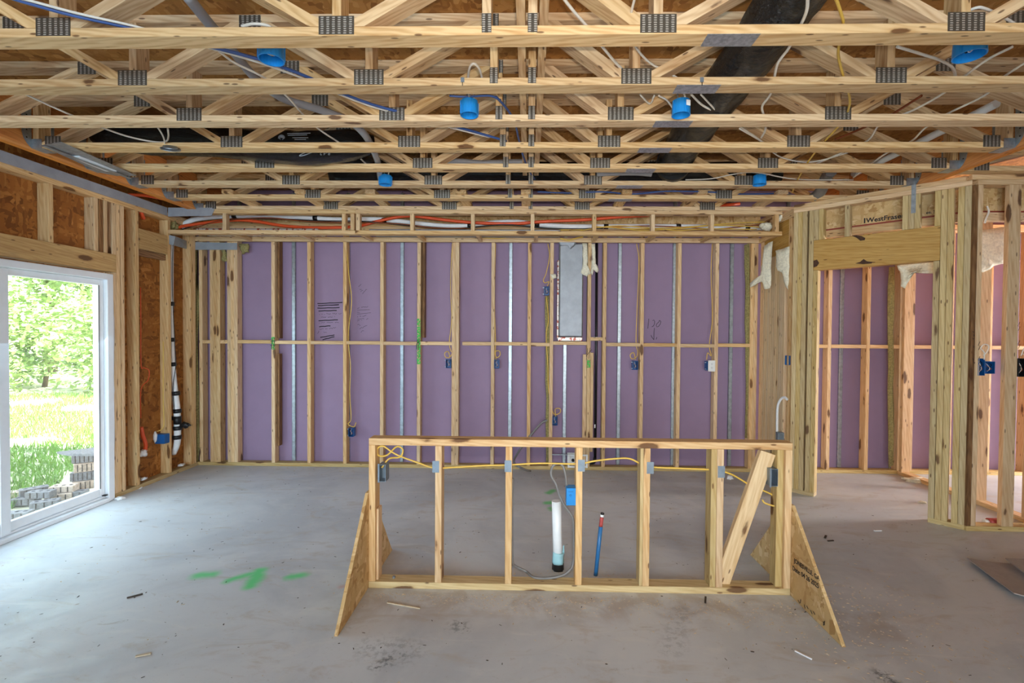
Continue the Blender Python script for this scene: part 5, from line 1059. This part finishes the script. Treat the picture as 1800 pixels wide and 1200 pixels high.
BR = [(30, 905, .3, 'brick_dark', 'dark brick nearest the door glass at the lower left', 0), (45, 880, .2, 'brick_dark', 'dark brick behind the nearest one at the lower left', 0), (60, 862, .9, 'brick_dark', 'dark brick tilted on the second row at left', .062),
      (32, 868, .5, 'brick_pale', 'pale cored brick lying at the far left of the row', .0), (80, 885, .6, 'brick_dark', 'dark brick in the middle of the near row', .0), (72, 868, .2, 'brick_dark', 'grey brick on top of the middle of the row', .062),
      (105, 872, .5, 'brick_pale', 'pale cored brick in the centre of the row', .0), (112, 858, .3, 'brick_pale', 'pale cored brick lying on top of the centre', .062), (131, 868, .4, 'brick_dark', 'dark brick below the small brick stack', .0), (128, 886, .1, 'brick_dark', 'dark brick just right of the centre of the row', 0)]
for a in BR: brick(a[0], a[1], a[2], a[3], a[4], a[5])
c0 = aZ(150, 862, gz + .03)
for k in range(4):
    o = empty('brick', c0 + Vector((0, 0, .10 + .085 * k))); tag(o, ('lowest', 'second', 'third', 'topmost')[k] + ' brick of the small stack by the door frame', 'brick', 'stacked bricks outside the door')
    cc_ = c0 + Vector((-.02 * (k % 2), .01 * k, .065 + .088 * k)); rr = 0.5 if k % 2 else 0.75
    board('brick_body', 'brick_dark' if k % 2 else 'brick_pale', cc_, .2, .095, .085, (math.cos(rr), math.sin(rr), 0), (0, 0, 1), o, .004)
    for q in range(-2, 3): board('side_groove', 'chip_dark', cc_ + Vector((math.cos(rr), math.sin(rr), 0)) * (.035 * q) + Vector((math.sin(rr), -math.cos(rr), 0)) * .0478, .008, .001, .07, (math.cos(rr), math.sin(rr), 0), (0, 0, 1), o, 0)
slab = sheet('stone_slab', 'brick_dark', tuple(Vector((q.x, q.y, gz + .46)) for q in (aZ(100, 802, .3), aZ(190, 790, .3), aZ(200, 804, .3), aZ(120, 806, .3))), .02, 'pale rough sheet lying over the small brick stack', 'slab', .01)
rnd = random.Random(21)
def tree(X, Y, h, label, nleaf, rad):
    t = empty('tree', (X, Y, 0)); tag(t, label, 'tree', 'trees at the edge of the yard'); g = gz + 0.6 * (-X - 3.87) / 56
    tube('trunk', 'bark', [(X, Y, g), (X + .15, Y, h * .4), (X - .1, Y + .1, h * .8)], .13, t, 8, 4, radii=[.025 * h, .016 * h, .006 * h])
    V = []; Fc = []; cl = []
    for k in range(34):
        z = h * rnd.uniform(.12, 1.0); rr = rad * (1.05 - 0.6 * abs(z / h - .5)); a = rnd.uniform(0, 6.28); q = rr * rnd.random() ** .5
        cl.append((X + math.cos(a) * q, Y + math.sin(a) * q, z, rnd.uniform(.35, .75)))
    for i in range(nleaf):
        x, y, z, s = cl[rnd.randrange(len(cl))]; p = Vector((x + rnd.gauss(0, s * .5), y + rnd.gauss(0, s * .5), max(g + .05, z + rnd.gauss(0, s * .35))))
        u = Vector((rnd.gauss(0, 1), rnd.gauss(0, 1), rnd.gauss(0, .5))).normalized(); v = u.orthogonal().normalized(); l = rnd.uniform(.05, .11); k = len(V)
        V += [p - u * l, p + v * l * .45, p + u * l, p - v * l * .45]; Fc.append((k, k + 1, k + 2, k + 3))
    mobj('foliage', V, Fc, 'leaf', t, center=False); return t
for X, Y, h, lab, nl, rad in ((-13.0, 15.6, 6.4, 'tall leafy tree seen in the right part of the door glass', 6000, 1.9), (-17.2, 17.0, 8.5, 'tall slim tree in the middle of the door glass', 6500, 1.7), (-18.0, 14.2, 6.2, 'bushy tree at the left of the door glass', 6000, 2.2),
        (-10.4, 12.4, 1.9, 'low shrub under the trees at the right of the glass', 2600, 1.5), (-13.2, 12.9, 2.4, 'low shrub under the trees in the middle of the glass', 3000, 1.6), (-15.6, 12.0, 2.0, 'low shrub at the left end of the hedge', 2600, 1.4), (-25.0, 22.0, 10.0, 'farther tree rising behind the left trees', 5000, 2.6), (-19.0, 23.0, 9.0, 'farther tree rising behind the right trees', 5000, 2.6)):
    tree(X, Y, h, lab, int(nl * 1.8), rad)
# upper storey of the house: shades the ground next to the door
up = empty('wall_upper', (2, 2, 3.1)); tag(up, 'upper storey of the house above the framed ceiling', 'wall', kind='structure')
box('sheathing_panel', 'osb', -3.87, -3.75, -4.2, 5.5, 3.106, 5.9, up); box('roof_panel', 'osb', -4.2, 9.4, -4.4, 5.6, 5.9, 6.0, up); box('sheathing_panel', 'osb', -3.74, 9.3, 5.438, 5.5, 0, 5.89, up); box('sheathing_panel', 'osb', 9.301, 9.4, -4.2, 5.43, 3.106, 5.89, up)
